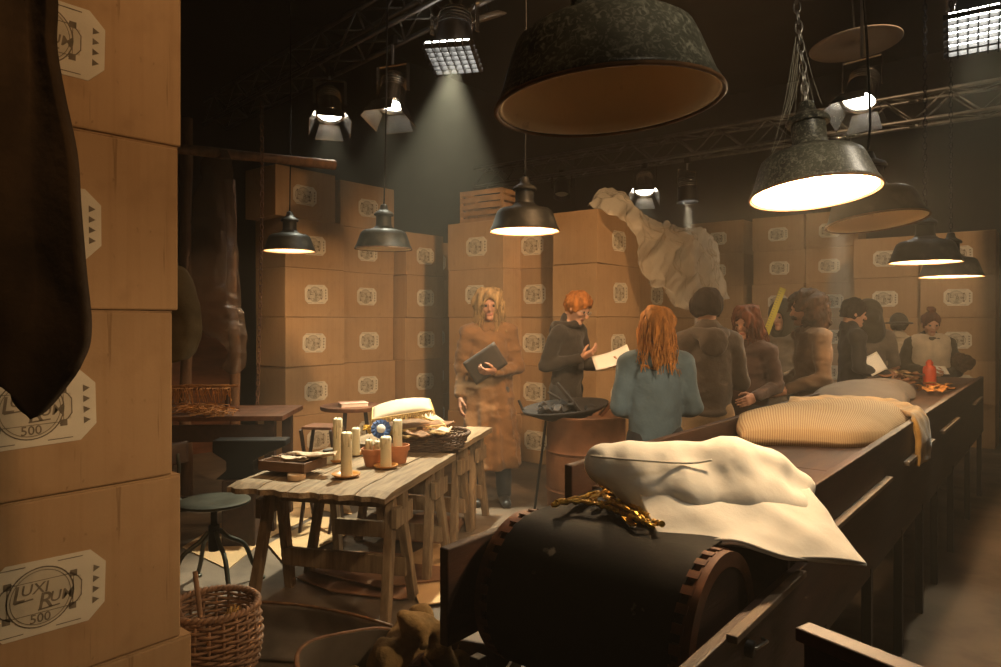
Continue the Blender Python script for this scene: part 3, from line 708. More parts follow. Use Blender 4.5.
# white pillow slumped over the drum: a plump roll at the back and a flatter part lying towards the viewer
def white_pillow():
    o0 = at(700, 500, 2.0); o0.z = .95
    ch = [(606, 464, 2.06, .066), (634, 470, 2.06, .088), (676, 473, 2.05, .092), (730, 470, 2.05, .100), (764, 477, 2.06, .088), (796, 485, 2.04, .050)]
    C = [(np.array(at(x, y, d) - o0), r_) for x, y, d, r_ in ch]
    fl = [(650, 497, 1.97, .050), (690, 502, 1.95, .062), (740, 505, 1.95, .066), (790, 510, 1.96, .050)]
    Fc = [(np.array(at(x, y, d) - o0), r_) for x, y, d, r_ in fl]
    def fn(P):
        d = None
        for (a, ra), (b, rb) in zip(C[:-1], C[1:]):
            q = rcone(P, a, b, ra, rb, (1, 1, .92)); d = q if d is None else smin(d, q, .03)
        d2 = None
        for (a, ra), (b, rb) in zip(Fc[:-1], Fc[1:]):
            q = rcone(P, a, b, ra, rb, (1.0, 1.0, .8)); d2 = q if d2 is None else smin(d2, q, .03)
        d = smin(d, d2, .09)
        for k, (x, y) in enumerate([(694, 455), (765, 462), (790, 470), (800, 478)]):      # pinched creases
            c = np.array(at(x, y, 1.98) - o0); d = d + .016 * np.exp(-((P - c) ** 2).sum(-1) / .0016)
        w_ = wrinkle(P, 1.0, 13, 31); return d - .006 * (np.abs(w_) - .4) + .0035 * (np.abs(wrinkle(P, 1.0, 34, 3)) - .4)
    V, F = surfnet(fn, (-.55, -.5, -.02), (.5, .5, .32), .0095)
    Wp = [[at(632, 488, 1.98), at(680, 495, 1.97), at(724, 498, 1.97), at(768, 498, 1.98), at(808, 490, 2.0)],
          [at(641, 508, 1.92), at(684, 518, 1.89), at(728, 520, 1.88), at(778, 522, 1.89), at(826, 518, 1.93)],
          [at(652, 528, 1.85), at(694, 534, 1.82), at(734, 536, 1.80), at(786, 543, 1.81), at(846, 545, 1.86)],
          [at(661, 542, 1.80), at(700, 541, 1.78), at(738, 541, 1.74), at(790, 557, 1.76), at(866, 565, 1.80)]]
    Wt = [[.03, .04, .04, .04, .02], [.02, .035, .04, .035, .02], [.010, .016, .020, .022, .012], [.003, .004, .005, .006, .003]]
    me = sheet_mesh('flap', [[p - o0 for p in r_] for r_ in Wp], Wt, 50, 70, .010, 20, 6)
    v2 = np.array([tuple(v.co) for v in me.vertices]); f2 = [tuple(p.vertices) for p in me.polygons]
    o = np_mesh('pillow', [(V, F, 0), (v2, f2, 0)], [M['white_cotton']]); o.location = o0
    tag(o, 'crumpled white cotton pillow slumped over the black drum', 'pillow')
    seam = [tuple(at(x, y, d) - o0) for x, y, d in ((591, 456, 2.03), (612, 458, 1.985), (650, 461, 1.957), (690, 463, 1.957), (712, 460, 1.955))]
    MB().tube([tuple(p) for p in cr(seam, 30)], .0035, 5).build('seam', M['white_cotton'], o, smooth=True)
    hem_ = [tuple(p - o0) for p in Wp[-1]]; MB().tube([tuple(p) for p in cr(hem_, 40)], .004, 5).build('hem', M['white_cotton'], o, smooth=True)
white_pillow()
Z = .934
def bedpt(x, y, z): return Vector((x, y, z))
# striped pillow
P = [[at(737, 419, 3.62), at(795, 412, 3.78), at(858, 408, 3.92), at(912, 413, 4.05)],
     [at(736, 426, 3.42), at(800, 421, 3.5), at(860, 418, 3.6), at(916, 424, 3.72)],
     [at(737, 432, 3.28), at(800, 430, 3.32), at(860, 430, 3.36), at(905, 432, 3.45)],
     [at(741, 437, 3.16), at(800, 441, 3.12), at(850, 443, 3.08), at(890, 438, 3.18)]]
soft('pillow', P, .095, M['stripe'], 'striped ticking pillow lying flat on the conveyor', 'pillow', 60, 60, .005, 12, 8, .30, None, .936)
P = [[at(815, 392, 5.0), at(850, 386, 5.1), at(885, 386, 5.2), at(905, 392, 5.2)],
     [at(812, 398, 4.7), at(850, 394, 4.75), at(885, 396, 4.8), at(910, 400, 4.8)],
     [at(818, 404, 4.45), at(850, 403, 4.4), at(885, 405, 4.4), at(906, 406, 4.4)]]
soft('cushion', P, .085, M['grey_cloth'], 'flat grey cushion lying behind the striped pillow', 'cushion', 40, 40, .005, 12, 3, .5, None, .936)
P = [[at(838, 390, 5.25), at(868, 383, 5.35), at(900, 384, 5.4), at(912, 393, 5.35)],
     [at(845, 392, 5.05), at(870, 386, 5.1), at(903, 389, 5.1), at(915, 398, 5.05)],
     [at(850, 395, 4.9), at(875, 392, 4.92), at(903, 397, 4.9), at(913, 403, 4.9)]]
soft('cushion', P, .05, M['grey_cloth'], 'second grey cushion, folded over the flat one', 'cushion', 40, 40, .006, 14, 5, .5, None, .95)
P = [[at(790, 400, 4.1), at(840, 397, 4.15), at(885, 400, 4.05), at(910, 406, 3.75), at(921, 412, 3.56), at(929, 432, 3.53), at(928, 458, 3.5)],
     [at(788, 404, 3.95), at(838, 403, 3.95), at(882, 406, 3.85), at(904, 413, 3.58), at(913, 418, 3.39), at(919, 443, 3.33), at(916, 466, 3.30)]]
soft('gold_drape', P, .012, M['gold_cloth'], 'ochre velvet strip trailing over the striped pillow and rail', 'cloth', 12, 70, .008, 30, 6, None)
# gold tinsel braid on the belt, one tangled trim
def tinsel():
    e = empty('tinsel_braid', gz(620, 505, .95)); tag(e, 'tangled gold tinsel braid on the belt beside the white pillow', 'braid'); o0 = e.location
    rg = random.Random(5)
    lines = [[(552, 505), (575, 501), (600, 504), (622, 500), (640, 510)], [(556, 502), (585, 497), (612, 494), (632, 505), (648, 516)],
             [(597, 480), (606, 489), (618, 494), (626, 482)], [(590, 500), (610, 490), (628, 496), (622, 508), (604, 506), (594, 500)],
             [(600, 505), (620, 512), (640, 520), (655, 527)], [(610, 498), (632, 508), (650, 520), (662, 524)], [(575, 503), (596, 493), (615, 503), (635, 514), (648, 522)]]
    for ln in lines:
        pts = []
        for i, (x, y) in enumerate(ln):
            zz = .962 + rg.uniform(0, .022) + (.045 if y < 485 else 0); pts.append(gz(x, y, zz) - o0)
        pts = [Vector(p) for p in cr([tuple(p) for p in pts], 26)]
        MB().tube(pts, [.007 + .0025 * math.sin(i * 2.1) for i in range(26)], 7).build('strand', M['gold'], e, smooth=False)
    for k in range(14):
        p = gz(rg.uniform(632, 660), rg.uniform(508, 526), .957) - o0; q = p + Vector((rg.uniform(-.04, .04), rg.uniform(-.04, .04), .012))
        MB().bar(p, q, .02, .004).build('leaf_scrap', M['raffia'] if k % 3 else M['gold'], e)
tinsel()
# orange bottle
bt = empty('bottle', gz(929.5, 384.5, .936)); tag(bt, 'orange-red drinks bottle standing on the far end of the conveyor', 'bottle')
MB().lathe([(.001, 0), (.048, .0), (.052, .01), (.052, .135), (.046, .155), (.028, .168), (.026, .175)], 24).build('body', M['bottle_red'], bt, auto=40)
MB().lathe([(.028, .172), (.030, .174), (.030, .196), (.022, .202), (.014, .218), (.001, .22)], 20).build('cap', M['bottle_red'], bt, auto=40)
# feathers and scraps
rg = random.Random(11)
def scrap(px, py, z, l, wd, m, label, grp, cat='scrap', up=.01):
    p = gz(px, py, z); a = rg.uniform(0, 6.28); d = Vector((math.cos(a), math.sin(a), 0)); n = Vector((-d.y, d.x, 0)); rows = []
    for i in range(4):
        t = i / 3; ww = wd * math.sin(math.pi * (.12 + .76 * t)); c = p + d * l * (t - .5) + Vector((0, 0, up + rg.uniform(0, .035)))
        rows.append([c - n * ww + Vector((0, 0, rg.uniform(0, .012))), c + Vector((0, 0, .012)), c + n * ww])
    return soft('feather_scrap', rows, .003, m, label, cat, 10, 7, 0, 1, 1, None, grp)
for k in range(22): scrap(rg.uniform(876, 918), rg.uniform(379, 386), .936, .20, .040, M['feather'] if k % 2 else M['feather_pale'], 'brown and tan feather scrap in the heap left of the orange bottle', 'feather scraps left of the bottle', up=rg.uniform(.01, .09))
for k in range(9): scrap(rg.uniform(912, 950), rg.uniform(388, 396), .936, .16, .025, M['raffia'], 'rusty orange scrap lying in front of the orange bottle', 'scraps in front of the bottle')

# ------------------------------------------------------------------ trestle tables
def trestle(parent, y, wd, zt, spread=.19, m='wood_leg'):
    MB().box((0, y, zt - .055), (wd - .06, .07, .09)).build('beam', M[m], parent, bevel=.004)
    for sx in (-1, 1):
        for sy in (-1, 1):
            x = sx * (wd / 2 - .09)
            MB().bar((x + sx * .03, y + sy * spread, 0), (x, y + sy * .035, zt - .005), .055, .045, (1, 0, 0)).build('leg', M[m], parent, bevel=.004)
        MB().box((sx * (wd / 2 - .048), y, zt - .13), (.03, .22, .10)).build('gusset', M[m], parent, bevel=.003)
    MB().box((0, y + .11, .20), (wd - .14, .03, .10)).build('stretcher', M[m], parent, bevel=.004)
def table(loc, rz, wd, ln, zt, label, trs, nplank):
    e = empty('trestle_table', loc, rz); tag(e, label, 'table', 'trestle tables'); rg = random.Random(2)
    for i in range(nplank):
        ww = wd / nplank; me = MB(); x = -wd / 2 + ww * (i + .5); n = 8; ny = 14
        # plank with a chewed front end
        xs = [x - ww / 2 + .002 + (ww - .004) * k / n for k in range(n + 1)]
        y0 = [-ln / 2 + .018 * math.sin(xx * 41) * math.sin(xx * 17 + 1) + rg.uniform(-.006, .006) for xx in xs]
        vs_ = []; dz = rg.uniform(-.003, .002)
        for zz in (zt - .038, zt):
            for k in range(n + 1):
                for j in range(ny + 1):
                    yy = y0[k] + (ln / 2 - y0[k]) * j / ny
                    vs_.append((xs[k], yy, zz + dz - (.012 if j == 0 and zz == zt else 0) + (.0015 * math.sin(yy * 23 + i) if zz == zt else 0)))
        N = (n + 1) * (ny + 1); fs = []
        for k in range(n):
            for j in range(ny):
                a = k * (ny + 1) + j; fs += [(a, a + 1, a + ny + 2, a + ny + 1), (N + a, N + a + ny + 1, N + a + ny + 2, N + a + 1)]
            a = k * (ny + 1); fs.append((a, a + ny + 1, N + a + ny + 1, N + a)); a += ny; fs.append((a, N + a, N + a + ny + 1, a + ny + 1))
        for j in range(ny):
            fs.append((j, N + j, N + j + 1, j + 1)); a = n * (ny + 1) + j; fs.append((a, a + 1, N + a + 1, N + a))
        me.add(vs_, fs).build('plank', M['wood_grey'], e)
    for y in trs: trestle(e, y, wd, zt - .04)
    return e
TZ = .68
table((-3.09, 2.50, 0), R(25), .86, 1.06, TZ, 'weathered plank trestle table with candles in the foreground', (-.22, .36), 5)
table((-3.60, 3.55, 0), R(25), .80, .84, TZ, 'weathered trestle table behind the candles carrying the wicker tray', (-.16, .26), 4)

# candles
def candle(px, py, D_r, hgt, label, z=TZ, tilt=0):
    p = gz(px, py, z); e = empty('candle', p, rot=(0, tilt, 0)); tag(e, label, 'candle', 'candles on the table'); rg = random.Random(px)
    n = 20; prof = [(.001, .001), (D_r, .001), (D_r * 1.03, .01), (D_r, .3 * hgt), (D_r * .98, .7 * hgt), (D_r * 1.01, hgt - .004), (D_r * .8, hgt + .004), (D_r * .55, hgt - .012), (.001, hgt - .014)]
    MB().lathe(prof, n, wob=.02).build('wax_column', M['wax'], e, smooth=True)
    for k in range(5):
        a = rg.uniform(0, 6.28); l = rg.uniform(.02, .09) * hgt / .2; x, y = D_r * math.cos(a), D_r * math.sin(a)
        MB().tube([(x * .9, y * .9, hgt), (x, y, hgt - l * .4), (x, y, hgt - l)], [.003, .004, .005], 6).build('wax_drip', M['wax'], e, smooth=True)
    MB().tube([(0, 0, hgt - .02), (.001, 0, hgt + .004), (.004, 0, hgt + .014)], .0018, 5).build('wick', M['wick'], e)
    return e
def dish(px, py, r, label, z=TZ):
    p = gz(px, py, z); o = MB().ring([(.001, .002), (r * .6, .002), (r * .9, .012), (r, .020), (r * .99, .023), (r * .86, .016), (r * .58, .007), (.001, .007)], 32).build('saucer', M['amber'], None, smooth=True)
    o.location = p; tag(o, label, 'saucer', 'amber saucers under candles'); return o
dish(346, 477.5, .074, 'amber saucer under the nearest tall candle'); dish(386, 468.5, .068, 'amber saucer under the candle before the flowerpots')
candle(346.5, 476.0, .029, .225, 'tall cream pillar candle on a saucer, nearest the table front', TZ + .009)
candle(386, 467.0, .030, .165, 'tapering cream candle on a saucer in front of the flowerpots', TZ + .009)
dish(337, 462.5, .05, 'amber saucer under the tallest candle'); candle(337.5, 461.5, .026, .245, 'tallest cream candle, leftmost of the cluster', TZ + .009)
dish(357, 455.5, .045, 'amber saucer under the candle at the back of the cluster'); candle(356, 455.0, .024, .16, 'plain cream candle standing behind the two tall ones', TZ + .009)
def pot(px, py, r, h_, label):
    p = gz(px, py, TZ); e = empty('flowerpot', p); tag(e, label, 'flowerpot', 'terracotta flowerpots')
    MB().ring([(.001, .001), (r * .66, .001), (r * .9, h_ * .72), (r * .83, h_ * .72), (r * .6, .012), (.001, .012)], 32).build('pot_body', M['terracotta'], e, auto=40)
    MB().ring([(r * .9, h_ * .70), (r, h_ * .72), (r * 1.02, h_), (r * .92, h_), (r * .86, h_ * .72)], 32).build('pot_rim', M['terracotta'], e, auto=40); return p
q = pot(372.5, 466, .062, .10, 'terracotta flowerpot holding two short candles')
q2 = pot(398.5, 463, .063, .105, 'terracotta flowerpot holding one tall candle')
def candle_at(p, r, h_, label):
    e = candle(400, 460, r, h_, label); e.location = p; return e
candle_at(q + Vector((-.018, -.010, .04)), .020, .105, 'short candle stub, left of the pair in the flowerpot')
candle_at(q + Vector((.026, .014, .04)), .018, .10, 'short candle stub, right of the pair in the flowerpot')
candle_at(q2 + Vector((-.008, 0, .03)), .027, .215, 'tall cream candle rising out of the right flowerpot')
# wooden tray with scraps, jar, cork lid
tp = gz(293, 468, TZ + .03); tr = empty('wooden_tray', tp, R(20)); tag(tr, 'shallow dark wooden tray of cloth scraps on the table', 'tray')
M['tray'] = mat('dark_tray_wood', (.11, .055, .027), .6, var=.3, scale=5, stretch=(1, 6, 6))
MB().box((0, 0, .008), (.27, .20, .012)).build('tray_floor', M['tray'], tr, bevel=.002)
for s_ in (-1, 1):
    MB().box((0, s_ * .10, .026), (.27, .014, .05)).build('tray_side', M['tray'], tr, bevel=.002); MB().box((s_ * .135, 0, .026), (.014, .21, .05)).build('tray_side', M['tray'], tr, bevel=.002)
cl = MB().lathe([(.001, 0), (.046, 0), (.047, .004), (.047, .026), (.043, .03), (.001, .03)], 32).build('round_cork', M['cork'], None, auto=40)
cl.location = gz(296.5, 479, TZ + .0005); tag(cl, 'pale round cork disc propping the wooden tray', 'disc')
for k in range(9):
    c = tp + Matrix.Rotation(R(20), 3, 'Z') @ Vector((rg.uniform(-.02, .16), rg.uniform(-.07, .08), .04 + k * .004)); rows = []; a = rg.uniform(-.4, .6) + R(25); d = Vector((math.cos(a), math.sin(a), .05)); n_ = Vector((-d.y, d.x, 0)); l = rg.uniform(.12, .2); wd = rg.uniform(.015, .03)
    for i in range(5): rows.append([c + d * l * (i / 4 - .5) + n_ * wd * s_ + Vector((0, 0, rg.uniform(0, .018))) for s_ in (-1, 0, 1)])
    soft('cloth_scrap', rows, .003, M['pale_cloth'] if k % 3 else M['cream'], 'pale twisted cloth scrap heaped in the wooden tray', 'cloth', 14, 8, .004, 40, k, None, 'scraps in the tray')
jr = empty('jar', gz(328.5, 463, TZ)); tag(jr, 'small cloudy glass jar behind the wooden tray', 'jar')
MB().lathe([(.001, 0), (.030, 0), (.032, .006), (.032, .055), (.028, .062), (.028, .068)], 24).build('jar_body', M['glass_jar'], jr, auto=40)
MB().lathe([(.031, .064), (.032, .066), (.032, .078), (.001, .079)], 24).build('lid', M['galv'], jr, auto=40)

# wicker tray with haberdashery on the second table
def weave(e, prof, n_st, rows, r_w, mname, ell_y=1.0, nseg=96, amp=.006):
    def rad(t):
        k = t * (len(prof) - 1); i = min(int(k), len(prof) - 2); f = k - i
        return prof[i][0] * (1 - f) + prof[i + 1][0] * f, prof[i][1] * (1 - f) + prof[i + 1][1] * f
    m = MB()
    for j in range(rows):
        r_, z = rad((j + .5) / rows); pts = []
        for k in range(nseg):
            a = 2 * math.pi * k / nseg; rr = r_ + amp * math.cos(a * n_st / 2 + math.pi * j)
            pts.append((rr * math.cos(a), rr * ell_y * math.sin(a), z + .002 * math.sin(5 * a + j)))
        m.tube(pts, r_w, 5, closed=True)
    tag(m.build('weave', M[mname], e, smooth=True), kind='stuff')
    for k in range(n_st):
        a = 2 * math.pi * k / n_st
        MB().tube([(rad(t)[0] * math.cos(a), rad(t)[0] * ell_y * math.sin(a), rad(t)[1]) for t in (0, .25, .5, .75, 1)], r_w * .9, 5).build('stake', M[mname], e, smooth=True)
    r_, z = rad(1)
    for ph in (0, math.pi):
        m = MB(); pts = [((r_ + .007 * math.cos(24 * a + ph)) * math.cos(a), (r_ + .007 * math.cos(24 * a + ph)) * ell_y * math.sin(a), z + .007 * math.sin(24 * a + ph)) for a in [2 * math.pi * k / 160 for k in range(160)]]
        m.tube(pts, r_w * 1.3, 5, closed=True).build('rim_braid', M[mname], e, smooth=True)
    r0 = prof[0][0]; MB().lathe([(.001, .002), (r0, .002), (r0, .012), (.001, .012)], 32, M=Matrix.Diagonal((1, ell_y, 1))).build('base', M[mname], e)
wp = gz(424, 447, TZ); wt = empty('wicker_tray', wp, R(40)); tag(wt, 'wide dark wicker tray piled with trimmings on the back table', 'basket')
weave(wt, [(.25, .0), (.265, .04), (.29, .095)], 30, 8, .006, 'wicker_dark', .78)
def cushion4(c, hx, hy, rz, tilt, th, m, label, seed=1):
    Mx = Matrix.Rotation(rz, 3, 'Z') @ Euler(tilt).to_matrix(); rows = []
    for i in range(4):
        rows.append([Vector(c) + Mx @ Vector(((i / 1.5 - 1) * hx, (j / 1.5 - 1) * hy, 0)) for j in range(4)])
    o = soft('cushion', rows, th, m, label, 'cushion', 32, 32, .003, 16, seed, .45); f = []
    N = 150; pts = []
    for i in range(N):
        t = i / N * 4; s_ = int(t); u = t - s_
        q = [(-1 + 2 * u, -1), (1, -1 + 2 * u), (1 - 2 * u, 1), (-1, 1 - 2 * u)][s_]
        pts.append(Vector(c) + Mx @ Vector((q[0] * hx, q[1] * hy, 0)) - o.location)
    m_ = MB(); rgl = random.Random(seed)
    for p in pts:
        out = (p - (Vector(c) - o.location)); out.z = 0; out.normalize(); q = p + out * .014 + Vector((rgl.uniform(-.008, .008), rgl.uniform(-.008, .008), -.034))
        m_.tube([p, p + out * .008 - Vector((0, 0, .010)), q], [.004, .004, .002], 4)
    tag(m_.build('fringe', M['fringe'], o), kind='stuff'); MB().tube(pts, .006, 6, closed=True).build('piping', M['fringe'], o, smooth=True)
    return o
cushion4(gz(402, 409, TZ + .255), .185, .135, R(48), (R(8), R(-8), 0), .055, M['cream'], 'plump cream cushion with gold fringe atop the wicker tray', 3)
cushion4(gz(425, 416, TZ + .17), .12, .09, R(10), (R(-12), R(14), 0), .035, M['cream'], 'smaller cream fringed cushion under the plump one', 5)
cushion4(gz(415, 424, TZ + .13), .17, .12, R(60), (R(4), R(-4), 0), .035, M['brown_cloth'], 'dark brown cushion at the bottom of the tray pile', 6)
# blue rosette
rs = empty('rosette', at(381, 429, 4.18), rot=(R(62), 0, TH + R(10))); tag(rs, 'blue ribbon rosette with a white centre in the tray', 'rosette')
for k in range(14):
    a = 2 * math.pi * k / 14; d = Vector((math.cos(a), math.sin(a), 0)); n_ = Vector((-d.y, d.x, 0))
    MB().add([d * .018 - n_ * .010, d * .018 + n_ * .010, d * .058 + n_ * .018 + Vector((0, 0, .010)), d * .058 - n_ * .010 - Vector((0, 0, .004)),
              d * .018 - n_ * .010 - Vector((0, 0, .004)), d * .018 + n_ * .010 - Vector((0, 0, .004)), d * .058 + n_ * .018 + Vector((0, 0, .006)), d * .058 - n_ * .010 - Vector((0, 0, .008))],
             [(0, 1, 2, 3), (7, 6, 5, 4), (0, 4, 5, 1), (1, 5, 6, 2), (2, 6, 7, 3), (3, 7, 4, 0)]).build('ribbon_pleat', M['blue'], rs)
MB().lathe([(.001, -.004), (.026, -.004), (.026, .010), (.020, .014), (.001, .015)], 24).build('centre_button', M['paper'], rs, auto=40)
# tin
ti = empty('round_tin', gz(415, 436, TZ + .06)); tag(ti, 'round brass tin with a pale lid in the wicker tray', 'tin')
MB().lathe([(.001, 0), (.046, 0), (.048, .004), (.048, .04)], 28).build('tin_body', M['tin'], ti, auto=40); MB().lathe([(.050, .036), (.050, .05), (.044, .054), (.001, .054)], 28).build('lid', M['cream'], ti, auto=40)
# leaf and flowers
def leaf(c, rz, l, wd, tilt, label):
    Mx = Matrix.Rotation(rz, 3, 'Z') @ Matrix.Rotation(tilt, 3, 'X'); rows = []
    for i in range(6):
        t = i / 5; ww = wd * math.sin(math.pi * (.05 + .9 * t)); rows.append([Vector(c) + Mx @ Vector((s_ * ww, l * (t - .5), .02 * math.sin(math.pi * t) + .008 * abs(s_))) for s_ in (-1, 0, 1)])
    return soft('felt_leaf', rows, .003, M['leaf'], label, 'leaf', 16, 9, 0, 1, 1, None)
leaf(gz(426, 428, TZ + .11), R(55), .17, .035, R(20), 'green felt leaf lying in the wicker tray')
def bloom(p, label):
    e = empty('fabric_flower', p); tag(e, label, 'flower', 'yellow fabric flowers'); rgl = random.Random(int(p.x * 999))
    for k in range(11):
        a = rgl.uniform(0, 6.28); d = Vector((math.cos(a), math.sin(a), rgl.uniform(.1, .9))).normalized(); n_ = d.orthogonal().normalized(); b_ = d.cross(n_)
        P = [d * .004, d * .02 + n_ * .012, d * .034 + b_ * .006, d * .02 - n_ * .012]; P2 = [p_ + b_ * .003 for p_ in P]
        MB().add(P + P2, [(0, 1, 2, 3), (7, 6, 5, 4), (0, 4, 5, 1), (1, 5, 6, 2), (2, 6, 7, 3), (3, 7, 4, 0)]).build('petal', M['yellow_flower'], e)
for k, (x, y, wh) in enumerate([(366, 430, 'left of the blue rosette'), (368, 428, 'just above the blue rosette'), (403, 428, 'right of the blue rosette'), (372, 433, 'lowest beside the blue rosette'), (399, 433, 'beside the tall flowerpot candle')]):
    bloom(gz(x, y, TZ + .10), 'yellow fabric flower %s' % wh)
for k in range(10):
    x, y = rg.uniform(404, 448), rg.uniform(424, 438); c = gz(x, y, TZ + .09 + rg.uniform(0, .04)); rows = []; a = rg.uniform(0, 6.28); d = Vector((math.cos(a), math.sin(a), rg.uniform(-.2, .2))); n_ = Vector((-d.y, d.x, 0)); l = rg.uniform(.1, .16)
    for i in range(5): rows.append([c + d * l * (i / 4 - .5) + n_ * .04 * s_ + Vector((0, 0, rg.uniform(-.012, .02))) for s_ in (-1, 0, 1)])
    soft('trimming', rows, .005, M[['brown_cloth', 'sackcloth', 'wicker_dark', 'pale_cloth'][k % 4]], 'folded trimming heaped in the wicker tray', 'cloth', 14, 10, .006, 40, k, None, 'trimmings in the wicker tray')
cp = gz(455, 404, TZ + .28)
# ------------------------------------------------------------------ swivel chair
def swivel_chair():
    p = gz(214, 590, 0); e = empty('swivel_chair', p, R(35)); tag(e, 'old green-grey metal swivel chair beside the candle table', 'chair'); m = M['green_metal']
    for k in range(4):
        a = R(45 + 90 * k); d = Vector((math.cos(a), math.sin(a), 0))
        MB().tube([tuple(v) for v in cr([d * .03 + Vector((0, 0, .33)), d * .08 + Vector((0, 0, .28)), d * .17 + Vector((0, 0, .22)), d * .22 + Vector((0, 0, .10)), d * .27 + Vector((0, 0, .02))], 16)], .013, 8).build('leg', m, e, smooth=True)
        MB().lathe([(.001, 0), (.022, 0), (.022, .012), (.012, .02), (.001, .02)], 14, d * .27).build('foot', m, e)
    MB().lathe([(.028, .22), (.030, .24), (.030, .36), (.018, .365), (.018, .47)], 16).build('column', M['black_metal'], e, auto=40)
    MB().lathe([(.001, .46), (.10, .465), (.17, .475), (.195, .485), (.195, .497), (.17, .503), (.10, .493), (.001, .488)], 32, M=Matrix.Diagonal((1, .95, 1))).build('seat', m, e, auto=50)
    for s_ in (-1, 1):
        MB().tube([tuple(v) for v in cr([(-.06, s_ * .06, .465), (-.20, s_ * .07, .46), (-.26, s_ * .07, .52), (-.24, s_ * .07, .64), (-.25, s_ * .07, .74)], 18)], .011, 8).build('back_tube', m, e, smooth=True)
    rows = [[(-.22 - .05 * (1 - y * y * 30), y, z) for y in (-.15, -.05, .05, .15)] for z in (.68, .74, .80)]
    link('backrest', sheet_mesh('backrest', rows, .012, 12, 14), M['wood_dark'], e)
swivel_chair()
# ------------------------------------------------------------------ left work area
wb = empty('workbench', (-5.15, 2.85, 0), R(0)); tag(wb, 'dark workbench with a plank top behind the swivel chair', 'bench')
wb.location = at(222, 412, 5.2); wb.location.z = 0; wb.rotation_euler = (0, 0, R(42))
for i in range(4): MB().box((-.05, -.24 + i * .16, .81), (1.15, .157, .035)).build('plank', M['wood_red'], wb, bevel=.003)
for x in (-.5, .42):
    for y in (-.24, .24): MB().box((x, y, .396), (.07, .07, .79)).build('leg', M['wood_dark'], wb, bevel=.004)
MB().box((-.04, -.26, .70), (.9, .03, .12)).build('apron', M['wood_dark'], wb, bevel=.003); MB().box((-.04, 0, .16), (.86, .05, .07)).build('stretcher', M['wood_dark'], wb, bevel=.003)
# anvil-like cast block under the bench front
an = empty('iron_anvil', at(243, 470, 4.72), R(42)); an.location.z = 0; tag(an, 'dark iron anvil on a timber block before the workbench', 'anvil')
MB().box((0, 0, .22), (.22, .20, .44)).build('timber_block', M['wood_dark'], an, bevel=.01)
MB().prism([(-.16, .44), (.16, .44), (.09, .50), (.08, .56), (.16, .60), (.30, .66), (.30, .70), (-.18, .70), (-.18, .62), (-.09, .56), (-.09, .50)], -.07, .07, Matrix.Rotation(R(90), 3, 'X')).build('anvil_body', M['black_metal'], an, bevel=.008)
# rack with straw
rk = empty('drying_rack', (0, 0, 0), R(42)); rk.location = at(196, 410, 5.1); rk.location.z = .83; tag(rk, 'low wooden rack hung with orange straw on the workbench', 'rack')
MB().bar((-.28, 0, .17), (.26, 0, .17), .03, .02).build('rail', M['wood_red'], rk)
for x in (-.27, .22): MB().bar((x, 0, 0), (x, 0, .165), .022, .022).build('rack_post', M['wood_dark'], rk)
st = MB()
for k in range(110):
    x = rg.uniform(-.28, .25); st.tube([(x, -.01, .178), (x + rg.uniform(-.02, .02), -.03 - rg.uniform(0, .02), .172), (x + rg.uniform(-.03, .03), -.035, .17 - rg.uniform(.02, .11))], .003, 3)
    st.tube([(x - .06, rg.uniform(-.02, .02), .18 + rg.uniform(0, .012)), (x + .06, rg.uniform(-.02, .02), .182 + rg.uniform(0, .02))], .003, 3)
tag(st.build('straw', M['raffia'], rk), kind='stuff')
st = MB(); sp_ = at(205, 418, 5.0)
for k in range(240):
    x, y = rg.gauss(0, .14), rg.gauss(0, .06); a = rg.uniform(0, 6.28); z = rg.uniform(.005, .05); dx, dy = .06 * math.cos(a), .06 * math.sin(a)
    st.tube([(x - dx, y - dy, z), (x, y, z + .012), (x + dx, y + dy, z - .004)], .003, 3)
hp = st.build('straw_heap', M['raffia']); hp.location = (sp_.x, sp_.y, .83); tag(hp, 'loose heap of orange straw spread on the workbench', 'straw', kind='stuff')
# small red table with a book, chair behind
sb = empty('small_table', at(352, 412, 5.5), R(50)); sb.location.z = 0; tag(sb, 'small red-brown table far behind the candles', 'table')
MB().lathe([(.001, .80), (.24, .80), (.245, .81), (.245, .83), (.001, .832)], 32).build('table_top', M['wood_red'], sb, auto=40)
for k in range(3):
    a = 2.1 * k; MB().bar((.20 * math.cos(a), .20 * math.sin(a), 0), (.10 * math.cos(a), .10 * math.sin(a), .80), .03, .03).build('leg', M['wood_dark'], sb)
bk = empty('book', at(353, 409, 5.42), R(62)); bk.location.z = .833; tag(bk, 'pale pink book lying on the small red-brown table', 'book')
MB().box((0, 0, .015), (.20, .15, .024)).build('pages', M['paper'], bk); MB().box((0, 0, .029), (.21, .16, .004)).build('cover', M['pink_book'], bk); MB().box((0, 0, .002), (.21, .16, .004)).build('cover', M['pink_book'], bk)
sl = empty('folding_stool', at(322, 440, 5.0), R(30)); sl.location.z = 0; tag(sl, 'dark folding stool beside the small red-brown table', 'stool')
MB().box((0, 0, .74), (.22, .20, .02)).build('seat', M['wood_red'], sl, bevel=.003)
for s_ in (-1, 1):
    for x in (-.11, .11): MB().bar((x, -.13 * s_, 0), (x, .11 * s_, .73), .025, .018, (1, 0, 0)).build('leg', M['wood_dark'], sl)
